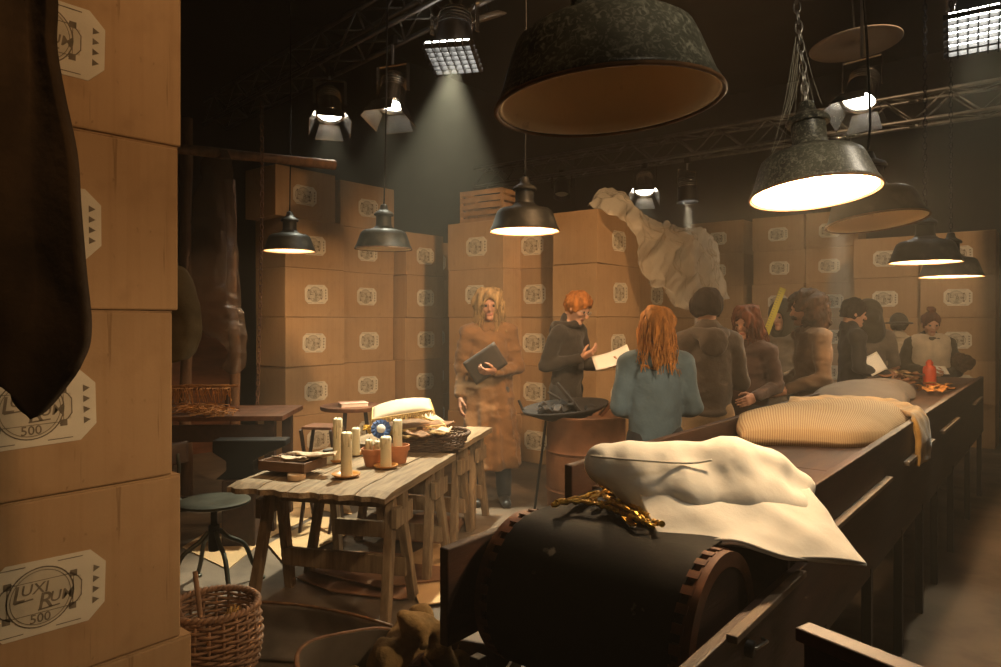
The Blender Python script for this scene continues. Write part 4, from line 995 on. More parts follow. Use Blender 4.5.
# posts, hanging sheets, chain
def post(a, b, r_, label):
    a = Vector(a); b = Vector(b); m = MB(); n = 9
    m.tube([a.lerp(b, i / (n - 1)) - a + Vector((.008 * math.sin(i * 2.3), .008 * math.cos(i * 1.7), 0)) for i in range(n)], [r_ * (1 + .1 * math.sin(i * 1.9)) for i in range(n)], 8)
    o = m.build('timber_post', M['post'], None, smooth=True); o.location = a; tag(o, label, 'post', 'timber posts'); return o
def floor_of(px, D_): p = at(px, 320, D_); p.z = 0; return p
a = floor_of(238, 6.1); post(a, a + Vector((-.05, -.05, 2.72)), .045, 'rough timber post beside the hanging plastic sheet')
a = floor_of(186, 5.9); post(a, a + Vector((0, 0, 3.2)), .05, 'dark timber post at the edge of the near cartons')
bm_ = post(Vector((-5.80, 2.0, 2.86)), Vector((-5.0, 3.85, 2.86)), .04, 'timber beam carried across the dark left corner')
P = [[at(204, 152, 5.72), at(216, 150, 5.7), at(230, 150, 5.6)], [at(196, 205, 5.8), at(216, 212, 5.7), at(236, 222, 5.75)], [at(190, 290, 5.75), at(214, 285, 5.6), at(240, 300, 5.7)], [at(196, 320, 5.7), at(222, 325, 5.5), at(243, 312, 5.65)], [at(226, 345, 5.6), at(236, 345, 5.55), at(246, 330, 5.6)], [at(224, 368, 5.6), at(234, 374, 5.55), at(246, 368, 5.6)]]
soft('hanging_sheet', P, .004, M['brown_plastic'], 'dark brown translucent sheet hanging in the dark left corner', 'sheet', 70, 50, -.05, 14, 9, None)
P = [[at(150, 262, 2.235), at(180, 266, 2.28), at(190, 280, 2.32)], [at(166, 300, 2.31), at(185, 303, 2.30), at(199, 312, 2.33)], [at(166, 335, 2.31), at(187, 337, 2.30), at(201, 335, 2.33)], [at(166, 364, 2.31), at(182, 360, 2.30), at(194, 352, 2.33)]]
soft('hanging_coat', P, .012, M['khaki_coat'], 'dark khaki coat tail hanging behind the near cartons', 'coat', 26, 22, .010, 30, 2, None)
ch = MB(); cpos = at(255, 330, 5.6); n = 66
for i in range(n):
    z = 3.6 - i * .044; pts = []
    off = .10 * math.sin((1 - i / n) * 1.8)
    for j in range(10):
        a = 2 * math.pi * j / 10; x = .014 * math.cos(a); zz = .029 * math.sin(a); pts.append((off + (x if i % 2 else 0), (0 if i % 2 else x), z - .7 + zz))
    ch.tube(pts, .004, 4, closed=True)
o = ch.build('hanging_chain', M['rust'], None, smooth=True); o.location = (cpos.x, cpos.y, .3); tag(o, 'long slack iron chain hanging left of the carton wall', 'chain')
struct('trim_1', (-7.6, 3.2, 1.0), (.04, 2.4, 2.0), M['wood_red'])
# dark cloth close to the camera
P = [[at(-60, -640, 1.35), at(-10, -640, 1.33), at(30, -640, 1.34), at(46, -640, 1.32)], [at(-60, -350, 1.35), at(-10, -350, 1.31), at(30, -350, 1.35), at(46, -350, 1.31)],
     [at(-60, -60, 1.35), at(-10, -60, 1.30), at(30, -60, 1.34), at(46, -60, 1.30)],
     [at(-60, 60, 1.35), at(-10, 60, 1.28), at(30, 60, 1.34), at(53, 60, 1.31)],
     [at(-60, 180, 1.36), at(-10, 180, 1.30), at(36, 180, 1.33), at(73, 180, 1.30)],
     [at(-60, 280, 1.36), at(-10, 280, 1.28), at(40, 280, 1.34), at(84, 280, 1.31)],
     [at(-60, 335, 1.36), at(-10, 340, 1.30), at(38, 345, 1.32), at(86, 342, 1.31)],
     [at(-60, 360, 1.36), at(0, 385, 1.30), at(34, 418, 1.33), at(68, 372, 1.31)]]
soft('hanging_drape', P, .010, M['dark_drape'], 'dark heavy cloth hanging close by in the upper left corner', 'drape', 80, 40, .010, 12, 12, None)
hr_ = empty('hanging_rail', at(-10, -650, 1.34)); tag(hr_, 'dark pipe rail above the view carrying the dark cloth', 'rail'); RD = Vector((CS, SN, 0))
MB().tube([RD * -.5, RD * .35], .016, 10).build('pipe', M['black_metal'], hr_, smooth=True)
for t_ in (-.45, .30): MB().tube([RD * t_, RD * t_ + Vector((0, 0, 5.8 - hr_.location.z))], .008, 6).build('drop_rod', M['black_metal'], hr_)

# ------------------------------------------------------------------ things on the floor
def wicker_basket():
    p = gz(213, 604, .33); e = empty('wicker_basket', (p.x, p.y, 0)); tag(e, 'round brown wicker basket holding sticks on the floor', 'basket')
    weave(e, [(.135, 0), (.175, .10), (.19, .20), (.175, .33)], 22, 22, .0072, 'wicker', 1.0, 110, .007)
    m = MB()
    for k in range(24): m.tube([(.15 + rg.uniform(-.02, .02), rg.uniform(-.03, .03), .33), (.165, rg.uniform(-.03, .03), .36 + rg.uniform(-.02, .01)), (.10 + rg.uniform(-.03, .03), rg.uniform(-.05, .05), .20)], .0025, 3)
    tag(m.build('straw_tuft', M['fringe'], e), kind='stuff'); return e, p
wk, wpos = wicker_basket()
for k, (dx, dy, tx, ty, lab) in enumerate(((-.05, -.06, -.07, -.04, 'upright wooden stick standing in the wicker basket'), (-.12, -.02, -.17, -.10, 'rough stick leaning on the rim of the wicker basket'))):
    a = Vector((wpos.x + dx * .3, wpos.y + dy * .3, .02)); b = Vector((wpos.x + tx, wpos.y + ty, .46 - .08 * k)); m = MB().tube([Vector(), (b - a) * .5 + Vector((.006, 0, 0)), b - a], [.012, .011, .010], 7)
    o = m.build('stick', M['post'], None, smooth=True); o.location = a; tag(o, lab, 'stick', 'sticks in the basket')
# tub
tb_ = empty('metal_tub', (0, 0, 0), R(64)); c = gz(366, 672, .27); tb_.location = (c.x, c.y, 0); tb_.scale = (1, 1, .75); tag(tb_, 'dull oval metal tub on the floor at the bottom', 'tub')
def oval(hx, hy, r_, n=40):
    out = []
    for k in range(n):
        a = 2 * math.pi * k / n; ca, sa = math.cos(a), math.sin(a); e_ = .55
        out.append((hx * math.copysign(abs(ca) ** e_, ca), hy * math.copysign(abs(sa) ** e_, sa)))
    return out
m = MB(); lv = [(.0, .86, 0), (.20, .93, 0), (.35, 1.0, 0), (.36, 1.02, 0), (.36, .985, 0), (.33, .965, 0), (.02, .84, 0)]; rows = []
for z, k, _ in lv: rows.append([(x * k, y * k, z) for x, y in oval(.21, .33, 0)])
vs_ = [p for r_ in rows for p in r_]; fs = [(i * 40 + k, i * 40 + (k + 1) % 40, (i + 1) * 40 + (k + 1) % 40, (i + 1) * 40 + k) for i in range(len(rows) - 1) for k in range(40)]
fs += [tuple(range(39, -1, -1)), tuple(range((len(rows) - 1) * 40, len(rows) * 40))]
m.add(vs_, fs).build('tub_shell', M['galv'], tb_, auto=50)
MB().tube([(x * 1.02, y * 1.02, .36) for x, y in oval(.21, .33, 0)], .009, 8, closed=True).build('rolled_rim', M['rim_rust'], tb_, smooth=True)
# sack over the tub
def sack(P):
    d = smin(rcone(P, (-.10, 0, .10), (.02, 0, .34), .15, .08, (1, .8, 1)), rcone(P, (.10, .02, .08), (.08, .02, .26), .14, .10, (1, .8, 1)), .06)
    d = smin(d, rcone(P, (.0, -.02, .36), (-.03, -.04, .42), .05, .03), .06)
    return smax(d + .075 * (.4 - np.abs(wrinkle(P, 1.0, 17, 3))) + wrinkle(P, .008, 50, 5), -P[..., 2] + .003, .02)
sk = blob('sack', sack, (-.36, -.3, -.01), (.36, .3, .5), .013, M['sackcloth']); c = gz(412, 690, .12); sk.location = (c.x, c.y, .0); sk.rotation_euler = (0, 0, TH); tag(sk, 'crumpled ochre sackcloth bundle at the bottom of the view', 'sack')
# metal trough behind the tub
P = [[gz(205, 598, .20), gz(250, 602, .215), gz(300, 606, .21), gz(350, 615, .20), gz(392, 627, .19)],
     [gz(206, 625, .08), gz(250, 630, .08), gz(300, 634, .08), gz(348, 640, .07), gz(388, 648, .06)],
     [gz(210, 655, .015), gz(250, 658, .015), gz(300, 662, .015), gz(345, 666, .015), gz(386, 670, .015)]]
soft('bent_sheet', P, .006, M['sheet_metal'], 'bent grey metal sheet with a rusty wavy edge behind the tub', 'sheet', 20, 40, .006, 14, 3, None)
rim_pts = [Vector(p) + Vector((0, 0, .005)) for p in cr([tuple(p) for p in P[0]], 40)]
ob = [o for o in bpy.data.objects if o.name.startswith('bent_sheet')][0]
MB().tube([p - ob.location for p in rim_pts], .007, 6).build('rusty_edge', M['rim_rust'], ob, smooth=True)
# wooden box edge beside the sack
bx = empty('low_crate', (0, 0, 0), R(20)); c = gz(466, 652, .30); bx.location = (c.x, c.y, 0); tag(bx, 'low dark crate beside the sackcloth under the drum', 'crate'); MB().box((0, 0, .09), (.31, .21, .16)).build('dark_liner', M['coal'], bx)  # dark liner box added to hide the bright floor between the slats
for s_ in (-1, 1):
    for k in range(3):
        MB().box((0, s_ * .12, .05 + k * .095), (.34, .014, .085)).build('slat', M['wood_dark'], bx, bevel=.003); MB().box((s_ * .165, 0, .05 + k * .095), (.014, .225, .085)).build('slat', M['wood_dark'], bx, bevel=.003)
# flattened cardboard
def floor_sheet(pts, z, m, label, grp):
    Pp = [gz(x, y, z) for x, y in pts]; o0 = sum(Pp, Vector()) / len(Pp); b = MB(); n = len(Pp)
    b.add([p - o0 for p in Pp] + [p - o0 + Vector((0, 0, .006)) for p in Pp], [tuple(range(n - 1, -1, -1)), tuple(range(n, 2 * n))] + [(i, (i + 1) % n, n + (i + 1) % n, n + i) for i in range(n)])
    o = b.build('cardboard_sheet', m); o.location = o0; tag(o, label, 'cardboard', grp)
G = 'flattened cartons on the floor'
floor_sheet([(182, 548), (240, 512), (300, 505), (322, 512), (262, 542), (228, 570)], .002, M['floor_card'], 'pale flattened carton on the floor behind the swivel chair', G)
floor_sheet([(268, 545), (318, 517), (352, 520), (345, 536), (318, 548), (286, 566)], .010, M['floor_card'], 'pale flattened carton under the left part of the candle table', G)
floor_sheet([(230, 498), (262, 488), (345, 492), (352, 515), (300, 508), (262, 512)], .004, M['floor_card'], 'pale flattened carton in front of the carton wall', G)
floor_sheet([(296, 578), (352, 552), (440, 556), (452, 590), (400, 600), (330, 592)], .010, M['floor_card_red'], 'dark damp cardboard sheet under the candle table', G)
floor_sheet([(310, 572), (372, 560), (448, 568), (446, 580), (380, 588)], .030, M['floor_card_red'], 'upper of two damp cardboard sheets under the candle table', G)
floor_sheet([(400, 560), (440, 540), (470, 545), (462, 600), (420, 606)], .018, M['floor_card'], 'torn pale cardboard left of the drum', G)
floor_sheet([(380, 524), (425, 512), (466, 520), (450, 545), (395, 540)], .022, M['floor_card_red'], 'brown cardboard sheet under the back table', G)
# ------------------------------------------------------------------ drum brazier
br = empty('oil_drum', at(586, 420, 5.12)); br.location.z = 0; tag(br, 'rusty oil drum in front of the ginger-haired person', 'barrel')
pf = [(.001, .0), (.285, .0), (.29, .01), (.285, .02)]
for z in (.28, .56): pf += [(.285, z - .02), (.297, z), (.285, z + .02)]
pf += [(.285, .79), (.292, .80), (.292, .815), (.278, .815), (.276, .78), (.272, .10), (.001, .10)]
MB().lathe(pf, 40).build('drum_shell', M['rust'], br, auto=50)
MB().ring([(.286, .30), (.291, .30), (.291, .54), (.286, .54)], 40).build('wide_band', M['rust'], br)
pn = empty('fire_pan', at(566, 403, 5.06), rot=(R(8), R(-6), TH)); pn.location.z = .815; tag(pn, 'charred sloping pan resting on the oil drum', 'pan')
MB().ring([(.001, -.02), (.16, -.02), (.31, .05), (.315, .07), (.30, .065), (.155, -.008), (.001, -.008)], 28, M=Matrix.Diagonal((1, .62, 1))).build('pan_shell', M['coal'], pn, smooth=True)
for k in range(16):
    a = rg.uniform(0, 6.28); c = Vector((rg.uniform(-.2, .2), rg.uniform(-.1, .1), .035 + rg.uniform(0, .04)))
    MB().box(c, (.09, .05, .04), Euler((rg.uniform(-1, 1), rg.uniform(-1, 1), a)).to_matrix()).build('charred_lump', M['coal'], pn, bevel=.008)
MB().tube([(-.30, 0, .05), (-.33, .02, .14)], .010, 6).build('handle', M['coal'], pn)
def plank(a, b, wd, th, m, label):
    a = Vector(a); b = Vector(b); o = MB().bar(Vector(), b - a, wd, th).build('charred_plank', m, None, bevel=.004); o.location = a; tag(o, label, 'plank', 'planks in the fire pan')
plank(at(557, 383, 5.05), at(582, 413, 5.0), .05, .02, M['coal'], 'dark plank leaning to the left in the fire pan')
plank(at(600, 416, 5.0), at(614, 401, 5.0), .06, .025, M['wood_red'], 'short reddish plank poking out to the right of the fire pan')
plank(at(568, 404, 5.15), at(548, 392, 5.2), .03, .015, M['coal'], 'thin dark stick at the left of the fire pan')
a = at(534, 475, 5.4); a.z = 0; b = at(548, 405, 5.3); o = MB().tube([Vector(), (b - a) * .5, b - a], .010, 6).build('stand_rod', M['black_metal'], None); o.location = a; tag(o, 'thin dark rod leaning up to the fire pan', 'rod')

# slatted crate on top of the middle block
cr_ = empty('slatted_crate', (-4.95, 5.75, 5 * BH), R(6)); tag(cr_, 'slatted wooden crate on top of the cartons behind the middle lamp', 'crate')
for k in range(5):
    MB().box((0, 0, .035 + k * .075), (.56, .014, .05)).build('slat', M['slat'], cr_, bevel=.002); MB().box((0, .30, .035 + k * .075), (.56, .014, .05)).build('slat', M['slat'], cr_, bevel=.002)
for x in (-.265, .265):
    for y in (.012, .288): MB().box((x, y, .18), (.03, .03, .36)).build('corner_post', M['slat'], cr_, bevel=.002)
    for k in range(5): MB().box((x * 1.03, .15, .035 + k * .075), (.012, .27, .05)).build('slat', M['slat'], cr_, bevel=.002)

# plastic sheet draped over the cartons
def PL(px, py, D_): return at(px, py, D_)
P = [[PL(588, 207, 6.75), PL(602, 190, 6.9), PL(618, 192, 7.0), PL(640, 214, 7.15)],
     [PL(606, 214, 6.55), PL(622, 200, 6.75), PL(640, 214, 6.95), PL(666, 226, 7.4)],
     [PL(632, 228, 6.7), PL(646, 226, 6.95), PL(668, 230, 7.35), PL(690, 226, 7.8)],
     [PL(640, 262, 6.8), PL(664, 250, 7.05), PL(690, 236, 7.5), PL(706, 232, 8.1)],
     [PL(650, 285, 6.9), PL(676, 280, 7.2), PL(704, 262, 7.6), PL(716, 248, 8.2)],
     [PL(672, 290, 7.0), PL(684, 310, 7.2), PL(706, 300, 7.6), PL(726, 300, 8.0)]]
soft('plastic_sheet', P, .003, M['plastic'], 'crumpled clear plastic sheet draped over the middle cartons', 'sheet', 150, 110, -.06, 8, 21, None)

# ------------------------------------------------------------------ people
def cloth_mat(name, col, var=.25, rough=.9, bump=.25): return mat(name, col, rough, var=var, scale=7, bump=bump, bscale=55, sheen=.15)
M['skin'] = mat('skin', (.50, .27, .17), .55, var=.08, scale=14, spec=.35)
M['skin_dark'] = mat('weathered_skin', (.36, .18, .11), .6, var=.15, scale=14, spec=.3)
M['lips'] = mat('lips', (.36, .13, .09), .5, var=.1); M['eye'] = mat('eye', (.03, .02, .015), .2, var=.1)
def hair_mat(name, col): return mat(name, col, .75, col2=tuple(k * .35 for k in col), scale=30, stretch=(1, 1, .18), bump=.6, bscale=60, spec=.2)
HM = dict(blond=hair_mat('dusty_blond_hair', (.42, .27, .12)), ginger=hair_mat('ginger_hair', (.42, .15, .03)), straw=hair_mat('strawberry_hair', (.58, .24, .055)),
          black=hair_mat('black_brown_hair', (.022, .013, .009)), auburn=hair_mat('auburn_hair', (.13, .038, .015)), brown=hair_mat('dark_brown_hair', (.055, .025, .013)), dark=hair_mat('dark_hair', (.03, .018, .012)))
CM = dict(coat=cloth_mat('ochre_brown_coat', (.17, .083, .029), .16), black=cloth_mat('black_jersey', (.020, .015, .012)), denim=cloth_mat('blue_denim', (.105, .155, .185), .2), hoodie=cloth_mat('grey_brown_jersey', (.065, .046, .034)),
          dark=cloth_mat('dark_red_brown_wool', (.05, .022, .014)), tan=cloth_mat('tan_canvas', (.15, .09, .05)), navy=cloth_mat('black_wool', (.02, .016, .014)), greyc=cloth_mat('grey_felt', (.17, .14, .11)), cream=cloth_mat('cream_knit', (.50, .42, .31)),
          olive=cloth_mat('olive_black', (.045, .038, .025)), khaki=cloth_mat('khaki_trousers', (.26, .17, .09)), jeans=cloth_mat('dark_jeans', (.03, .032, .038)), leather=cloth_mat('black_leather', (.015, .012, .01), .2, .45, .1))
A = np.array
def hand_net(side, curl):
    def fn(P):
        P = P * A([side, 1, 1]); d = sbox(P, (0, .048, 0), (.039, .046, .014), .013)
        for x, l, r_ in ((.029, .072, .0088), (.010, .082, .0092), (-.010, .076, .0088), (-.028, .060, .008)):
            p = A([x, .088, 0]); ang = .15
            for k in range(3):
                ang += curl * (.5 + .35 * k); q = p + A([x * .05, math.cos(ang), -math.sin(ang)]) * l * (.42, .32, .26)[k]
                d = smin(d, rcone(P, p, q, r_ * (1 - .08 * k), r_ * (.92 - .08 * k)), .005); p = q
        t = [A([.030, .018, -.004]), A([.054, .045, -.016]), A([.060, .072, -.028 - curl * .012]), A([.054, .092, -.036 - curl * .02])]
        for k in range(3): d = smin(d, rcone(P, t[k], t[k + 1], .0125 - .002 * k, .0108 - .002 * k), .008)
        return smin(d, rcone(P, (0, -.05, 0), (0, .01, 0), .025, .027, (1, 1, .75)), .02)
    return surfnet(fn, (-.085, -.08, -.13), (.085, .19, .04), .0052)
HANDS = {}
def head_net():
    def fn(P):
        d = smin(ell(P, (0, -.012, .022), (.074, .094, .098)), rcone(P, (0, .028, -.02), (0, .050, -.082), .060, .036), .03)
        d = smin(d, rcone(P, (0, .088, .012), (0, .108, -.024), .009, .0145), .012); d = smin(d, rcone(P, (-.036, .074, .026), (.036, .074, .026), .014, .014), .016)
        d = smin(d, ell(P, (0, .076, -.098), (.024, .022, .018)), .02)
        for s_ in (-1, 1):
            d = smax(d, -ell(P, (s_ * .031, .103, .008), (.018, .018, .012)), .010); d = smin(d, ell(P, (s_ * .078, -.008, -.005), (.010, .02, .031)), .008); d = smin(d, ell(P, (s_ * .042, .060, -.022), (.02, .02, .018)), .02)
        d = smin(d, rcone(P, (-.017, .086, -.060), (.017, .086, -.060), .009, .009), .008)
        return smin(d, rcone(P, (0, -.022, -.05), (0, -.034, -.125), .051, .050), .03)
    return surfnet(fn, (-.11, -.13, -.23), (.11, .15, .14), .0078)
HEAD = head_net()
_s = np.stack([HEAD[0][q] for q in HEAD[1].T]).mean(0)
LIPF = (np.abs(_s[:, 0]) < .023) & (np.abs(_s[:, 2] + .061) < .008) & (_s[:, 1] > .085)
eb = MB()
for sx in (-1, 1): eb.lathe([(.001, -.011), (.008, -.008), (.011, 0), (.008, .008), (.001, .011)], 10, (sx * .031, .083, .008))
EV, EF = A(eb.v), A([q for q in eb.f if len(q) == 4])

def hair_fn(style):
    def cap(P, g=0.0): return ell(P, (0, -.014, .028), (.086 + g, .106 + g, .104 + g))
    if style in ('short', 'bowl', 'crop'):
        g = {'short': .014, 'bowl': .022, 'crop': .006}[style]; f = {'short': 70, 'bowl': 45, 'crop': 60}[style]
        def fn(P):
            d = cap(P, g); d = smax(d, -ell(P, (0, .125, -.045), (.078, .09, .115)), .012); d = smax(d, -.058 - P[..., 2] + np.clip(P[..., 1], 0, 1) * .9, .015)
            return d + wrinkle(P * A([1, 1, .8]), .012, f, 4)
        return fn, (-.14, -.16, -.12), (.14, .15, .19)
    if style == 'curly':
        def fn(P):
            d = smin(ell(P, (0, -.035, .03), (.15, .145, .125)), ell(P, (0, -.06, -.07), (.155, .11, .12)), .05); d = smax(d, -ell(P, (0, .155, -.05), (.095, .135, .15)), .015)
            return d + wrinkle(P, .022, 60, 9)
        return fn, (-.22, -.23, -.24), (.22, .17, .21)
    if style == 'bun':
        def fn(P):
            d = cap(P, .007); d = smax(d, -ell(P, (0, .125, -.045), (.080, .092, .12)), .012); d = smax(d, -.06 - P[..., 2] + np.clip(P[..., 1], 0, 1), .015)
            d = smin(d, ell(P, (0, -.03, .148), (.046, .042, .036)), .012); return d + wrinkle(P, .008, 60, 2)
        return fn, (-.13, -.15, -.12), (.13, .14, .22)
    L_ = {'long': .21, 'wild': .24, 'longthick': .27}[style]; wide = {'long': 0, 'wild': .025, 'longthick': .02}[style]
    def fn(P):
        d = cap(P, .012 + wide * .5); d = smax(d, -ell(P, (0, .13, -.045), (.070, .095, .125)), .012)
        d = smin(d, rcone(P, (0, -.045, .02), (0, -.085, -L_), .092 + wide, .088 + wide, (1, .6, 1)), .04)
        for s_ in (-1, 1): d = smin(d, rcone(P, (s_ * .070, .0, .02), (s_ * (.098 + wide), -.01 + wide, -L_ * .8), .030, .034 + wide * .4, (1, 1.1, 1)), .03)
        return d + wrinkle(P * A([1, 1, .45]), .024, 46, 12) + .010 * np.sin(P[..., 2] * 48 + P[..., 0] * 30) * np.clip(-P[..., 2] * 8, 0, 1) + np.clip(-P[..., 2] - .05, 0, 1) * .10
    return fn, (-.2, -.22, -L_ - .12), (.2, .15, .20)
def strands(style, n=90, seed=1):
    rg = random.Random(seed); m = MB(); L_ = {'long': .27, 'wild': .31, 'longthick': .33}[style]; w_ = .02 if style != 'long' else 0
    for k in range(n):
        a = rg.uniform(R(20), R(340)) + R(90); x, y = math.cos(a), math.sin(a)
        pts = []; l = L_ * rg.uniform(.7, 1.15); ph = rg.uniform(0, 6.28); am = rg.uniform(.010, .026)
        for j in range(11):
            t = j / 10; z = .128 - (l + .128) * t; ts = min(1, t * 3.2); rr = .098 * math.sin(math.pi / 2 * ts) ** .75 + (.010 + w_ + .012) * t
            pts.append((rr * x * 1.0 + am * math.sin(9 * t + ph) * t, -.015 + rr * y * (1.1 if t < .4 else .95) - .045 * t + am * math.cos(8 * t + ph) * t, z))
        m.tube(pts, [.0055 * (1 - .6 * j / 10) for j in range(11)], 4)
    return A(m.v), [q for q in m.f if len(q) == 4]

def person(px, D_, a, H, label, c):
    base = at(px, 320, D_); base.z = 0
    if 'xy' in c: base.x, base.y = c['xy']
    e = empty('person', base, pic_dir(a)); tag(e, label, 'person', 'people around the conveyor'); s = H / 1.75; e.scale = (s, s, s)
    lean = c.get('lean', 0); Lp = lambda p: A([p[0], p[1] + lean * max(p[2] - .95, 0), p[2]])
    sh = {1: Lp((.178, 0, 1.41)), -1: Lp((-.178, 0, 1.41))}; hd = Lp((0, .02, 1.625)) + A([0, c.get('headf', 0), c.get('headz', 0)])
    yaw, pit = R(c.get('yaw', 0)), R(c.get('pitch', 0)); roll = R(c.get('roll', 0))
    Rh = A((Matrix.Rotation(yaw, 3, 'Z') @ Matrix.Rotation(roll, 3, 'Y') @ Matrix.Rotation(-pit, 3, 'X')))
    arms = {k: (A(v[0], float), A(v[1], float)) for k, v in c['arms'].items()}
    legs = c.get('legs', {1: ((.10, .03, .50), (.11, -.02, .08)), -1: ((-.10, .04, .50), (-.12, .03, .08))})
    hip = lambda k: A([k * .085, 0, .92])
    skin = M[c.get('skin', 'skin')]
    def torso_bits(P, rs=1.0):
        d = rcone(P, (0, 0, .98), Lp((0, 0, 1.30)), .125 * rs, .145 * rs, (1, .66, 1)); d = smin(d, rcone(P, sh[-1] * A([.75, 1, 1]), sh[1] * A([.75, 1, 1]), .062 * rs, .062 * rs), .05)
        return d
    def body(P):
        d = torso_bits(P, .92); d = smin(d, rcone(P, Lp((0, -.01, 1.44)), hd + Rh @ A([0, -.03, -.13]), .058, .054), .03)
        for k in (1, -1):
            el, wr_ = arms[k]; d = smin(d, rcone(P, sh[k], el, .045, .036), .02); d = smin(d, rcone(P, el, wr_, .036, .025), .01)
            kn, an_ = legs[k]; d = smin(d, rcone(P, hip(k), kn, .075, .048), .03); d = smin(d, rcone(P, kn, an_, .046, .034), .01); d = smin(d, rcone(P, A(an_) + A([0, -.01, -.03]), A(an_) + A([0, .13, -.05]), .032, .024), .01)
        return d
    pts = [sh[1], sh[-1], hd] + [q for k in (1, -1) for q in arms[k]] + [A(q) for k in (1, -1) for q in legs[k]]
    lo = np.min(pts, 0) - .16; hi = np.max(pts, 0) + .16; lo[2] = -.02; hi[2] = min(hi[2], 1.60)
    lo = np.minimum(lo, [-.28, -.24, 0]); hi = np.maximum(hi, [.28, .24, 0])
    V, F = surfnet(body, lo, hi, .017); parts = [(V, F, 0)]
    hv = HEAD[0] @ Rh.T + hd; parts += [(hv, HEAD[1][~LIPF], 0), (hv, HEAD[1][LIPF], 1), (EV @ Rh.T + hd, EF, 2)]
    for k in (1, -1):
        el, wr_ = arms[k]; cu = c.get('curl', {}).get(k, .5)
        if (k, cu) not in HANDS: HANDS[(k, cu)] = hand_net(-k, cu)
        fd = A(c.get('hdir', {}).get(k, tuple(wr_ - el)), float); fd /= np.linalg.norm(fd); nz_ = A(c.get('hback', {}).get(k, (k, 0, .3)), float); nz_ -= fd * (nz_ @ fd); nz_ /= np.linalg.norm(nz_); xx = np.cross(fd, nz_)
        Rm = np.stack([xx, fd, nz_], 1); parts.append((HANDS[(k, cu)][0] @ Rm.T + wr_ + fd * .015, HANDS[(k, cu)][1], 0))
    np_mesh('body', parts, [skin, M['lips'], M['eye']], e)
    # upper garment
    hem, hr, th = c.get('hem', .86), c.get('hipr', .170), c.get('thick', 1.0); wr_amp = c.get('wr', .012); sd = int(px)
    def top(P):
        z = P[..., 2]; d = rcone(P, (0, .0, hem - .02), Lp((0, 0, 1.30)), hr * th, .160 * th, (1, .72, 1))
        if c.get('coat'):
            d = smin(d, rcone(P, (0, 0, hem - .05), (0, 0, 1.08), hr * 1.55, .165, (1, .72, 1)), .05)
            ang = np.arctan2(P[..., 0], P[..., 1]); d = d + .016 * np.sin(ang * 9 + 1.5 * np.sin(z * 4)) * np.clip((1.1 - z) / .5, 0, 1)
        d = smin(d, rcone(P, sh[-1] * A([.72, 1, 1]), sh[1] * A([.72, 1, 1]), .070 * th, .070 * th, (1, 1, .85)), .05); d = smax(d, hem - z, .015)
        for k in (1, -1):
            el, w2 = arms[k]; q = rcone(P, sh[k], el, .064 * th, .053 * th); w3 = el + (w2 - el) * c.get('sleeve', .95); q = smin(q, rcone(P, el, w3, .053 * th, .040 * th), .012); d = smin(d, q, .028)
        d = smin(d, rcone(P, Lp((0, -.025, 1.44)), Lp((0, -.016, 1.515)), .072, .060), .03)
        for k in (1, -1): d = smin(d, rcone(P, Lp((k * .15, -.01, 1.415)), Lp((k * .025, -.02, 1.495)), .058, .052), .04)
        d = smax(d, -rcone(P, Lp((0, .012, 1.525)), Lp((0, .06, 1.62)), .050, .08), .012)
        if c.get('hood'):
            q = smin(ell(P, Lp((0, -.088, 1.425)), (.110, .045, .075)), rcone(P, Lp((-.065, -.03, 1.47)), Lp((.065, -.03, 1.47)), .042, .042), .03); pass
        w_ = wrinkle(P * A([.7, .7, 1.2]), 1.0, 14, sd); return d - wr_amp * 1.5 * (.35 - np.abs(w_)) - wr_amp * .5 * (.3 - np.abs(wrinkle(P * A([1, 1, 1.4]), 1.0, 36, sd + 3))) - (.006 * np.exp(-((z - hem - .02) / .018) ** 2))
    lo2 = np.minimum(lo, [-.38, -.36, 0]) - .02; hi2 = np.maximum(hi, [.38, .36, 0]) + .02; lo2[2] = hem - .06; hi2[2] = 1.62
    g = blob(c.get('topname', 'jacket'), top, lo2, hi2, .0115, CM[c['top']], e)
    if c.get('hood'):
        def hood(P):
            q = P - Lp((0, -.02, 1.475)); r_ = np.hypot(q[..., 0] * .9, q[..., 1]); t_ = np.clip(-q[..., 1] * 6, 0, 1)
            d = np.hypot(r_ - .092, (q[..., 2] + .035 * t_) * (1 - .35 * t_)) - .030 - .012 * t_
            d = smin(d, ell(P, Lp((0, -.125, 1.40)), (.095, .030, .085)), .03)
            return d - .010 * (.35 - np.abs(wrinkle(P, 1.0, 22, sd + 9)))
        blob('hood', hood, (-.2, -.24, 1.27), (.2, .18 + lean, 1.58), .010, CM[c['top']], e)
    if not c.get('hood') and not c.get('scarf'):
        def collar(P):
            q = P - Lp((0, -.014, 1.485)); r_ = np.hypot(q[..., 0], q[..., 1]); z_ = q[..., 2] + .35 * q[..., 1]
            d = smax(np.abs(r_ - .074 - .25 * np.abs(z_ - .03)) - .010, np.abs(z_) - .040, .008); d = smax(d, -rcone(P, Lp((0, .10, 1.42)), Lp((0, .13, 1.56)), .025, .045), .008)
            return d + .006 * (.3 - np.abs(wrinkle(P, 1.0, 30, sd)))
        blob('collar', collar, (-.14, -.18, 1.38), (.14, .2 + lean, 1.58), .0085, CM[c['top']], e)
    if c.get('vest'):
        def ves(P):
            d = rcone(P, (0, 0, .90), Lp((0, 0, 1.30)), .200, .205, (1, .80, 1)); d = smin(d, rcone(P, sh[-1] * A([.62, 1, 1]), sh[1] * A([.62, 1, 1]), .108, .108), .05); d = smax(d, .88 - P[..., 2], .01)
            d = smax(d, -rcone(P, Lp((0, .20, 1.10)), Lp((0, .16, 1.5)), .01, .055), .01)
            return d + wrinkle(P, .01, 16, 4)
        blob('waistcoat', ves, (-.32, -.3, .85), (.32, .35, 1.6), .015, CM[c['vest']], e)
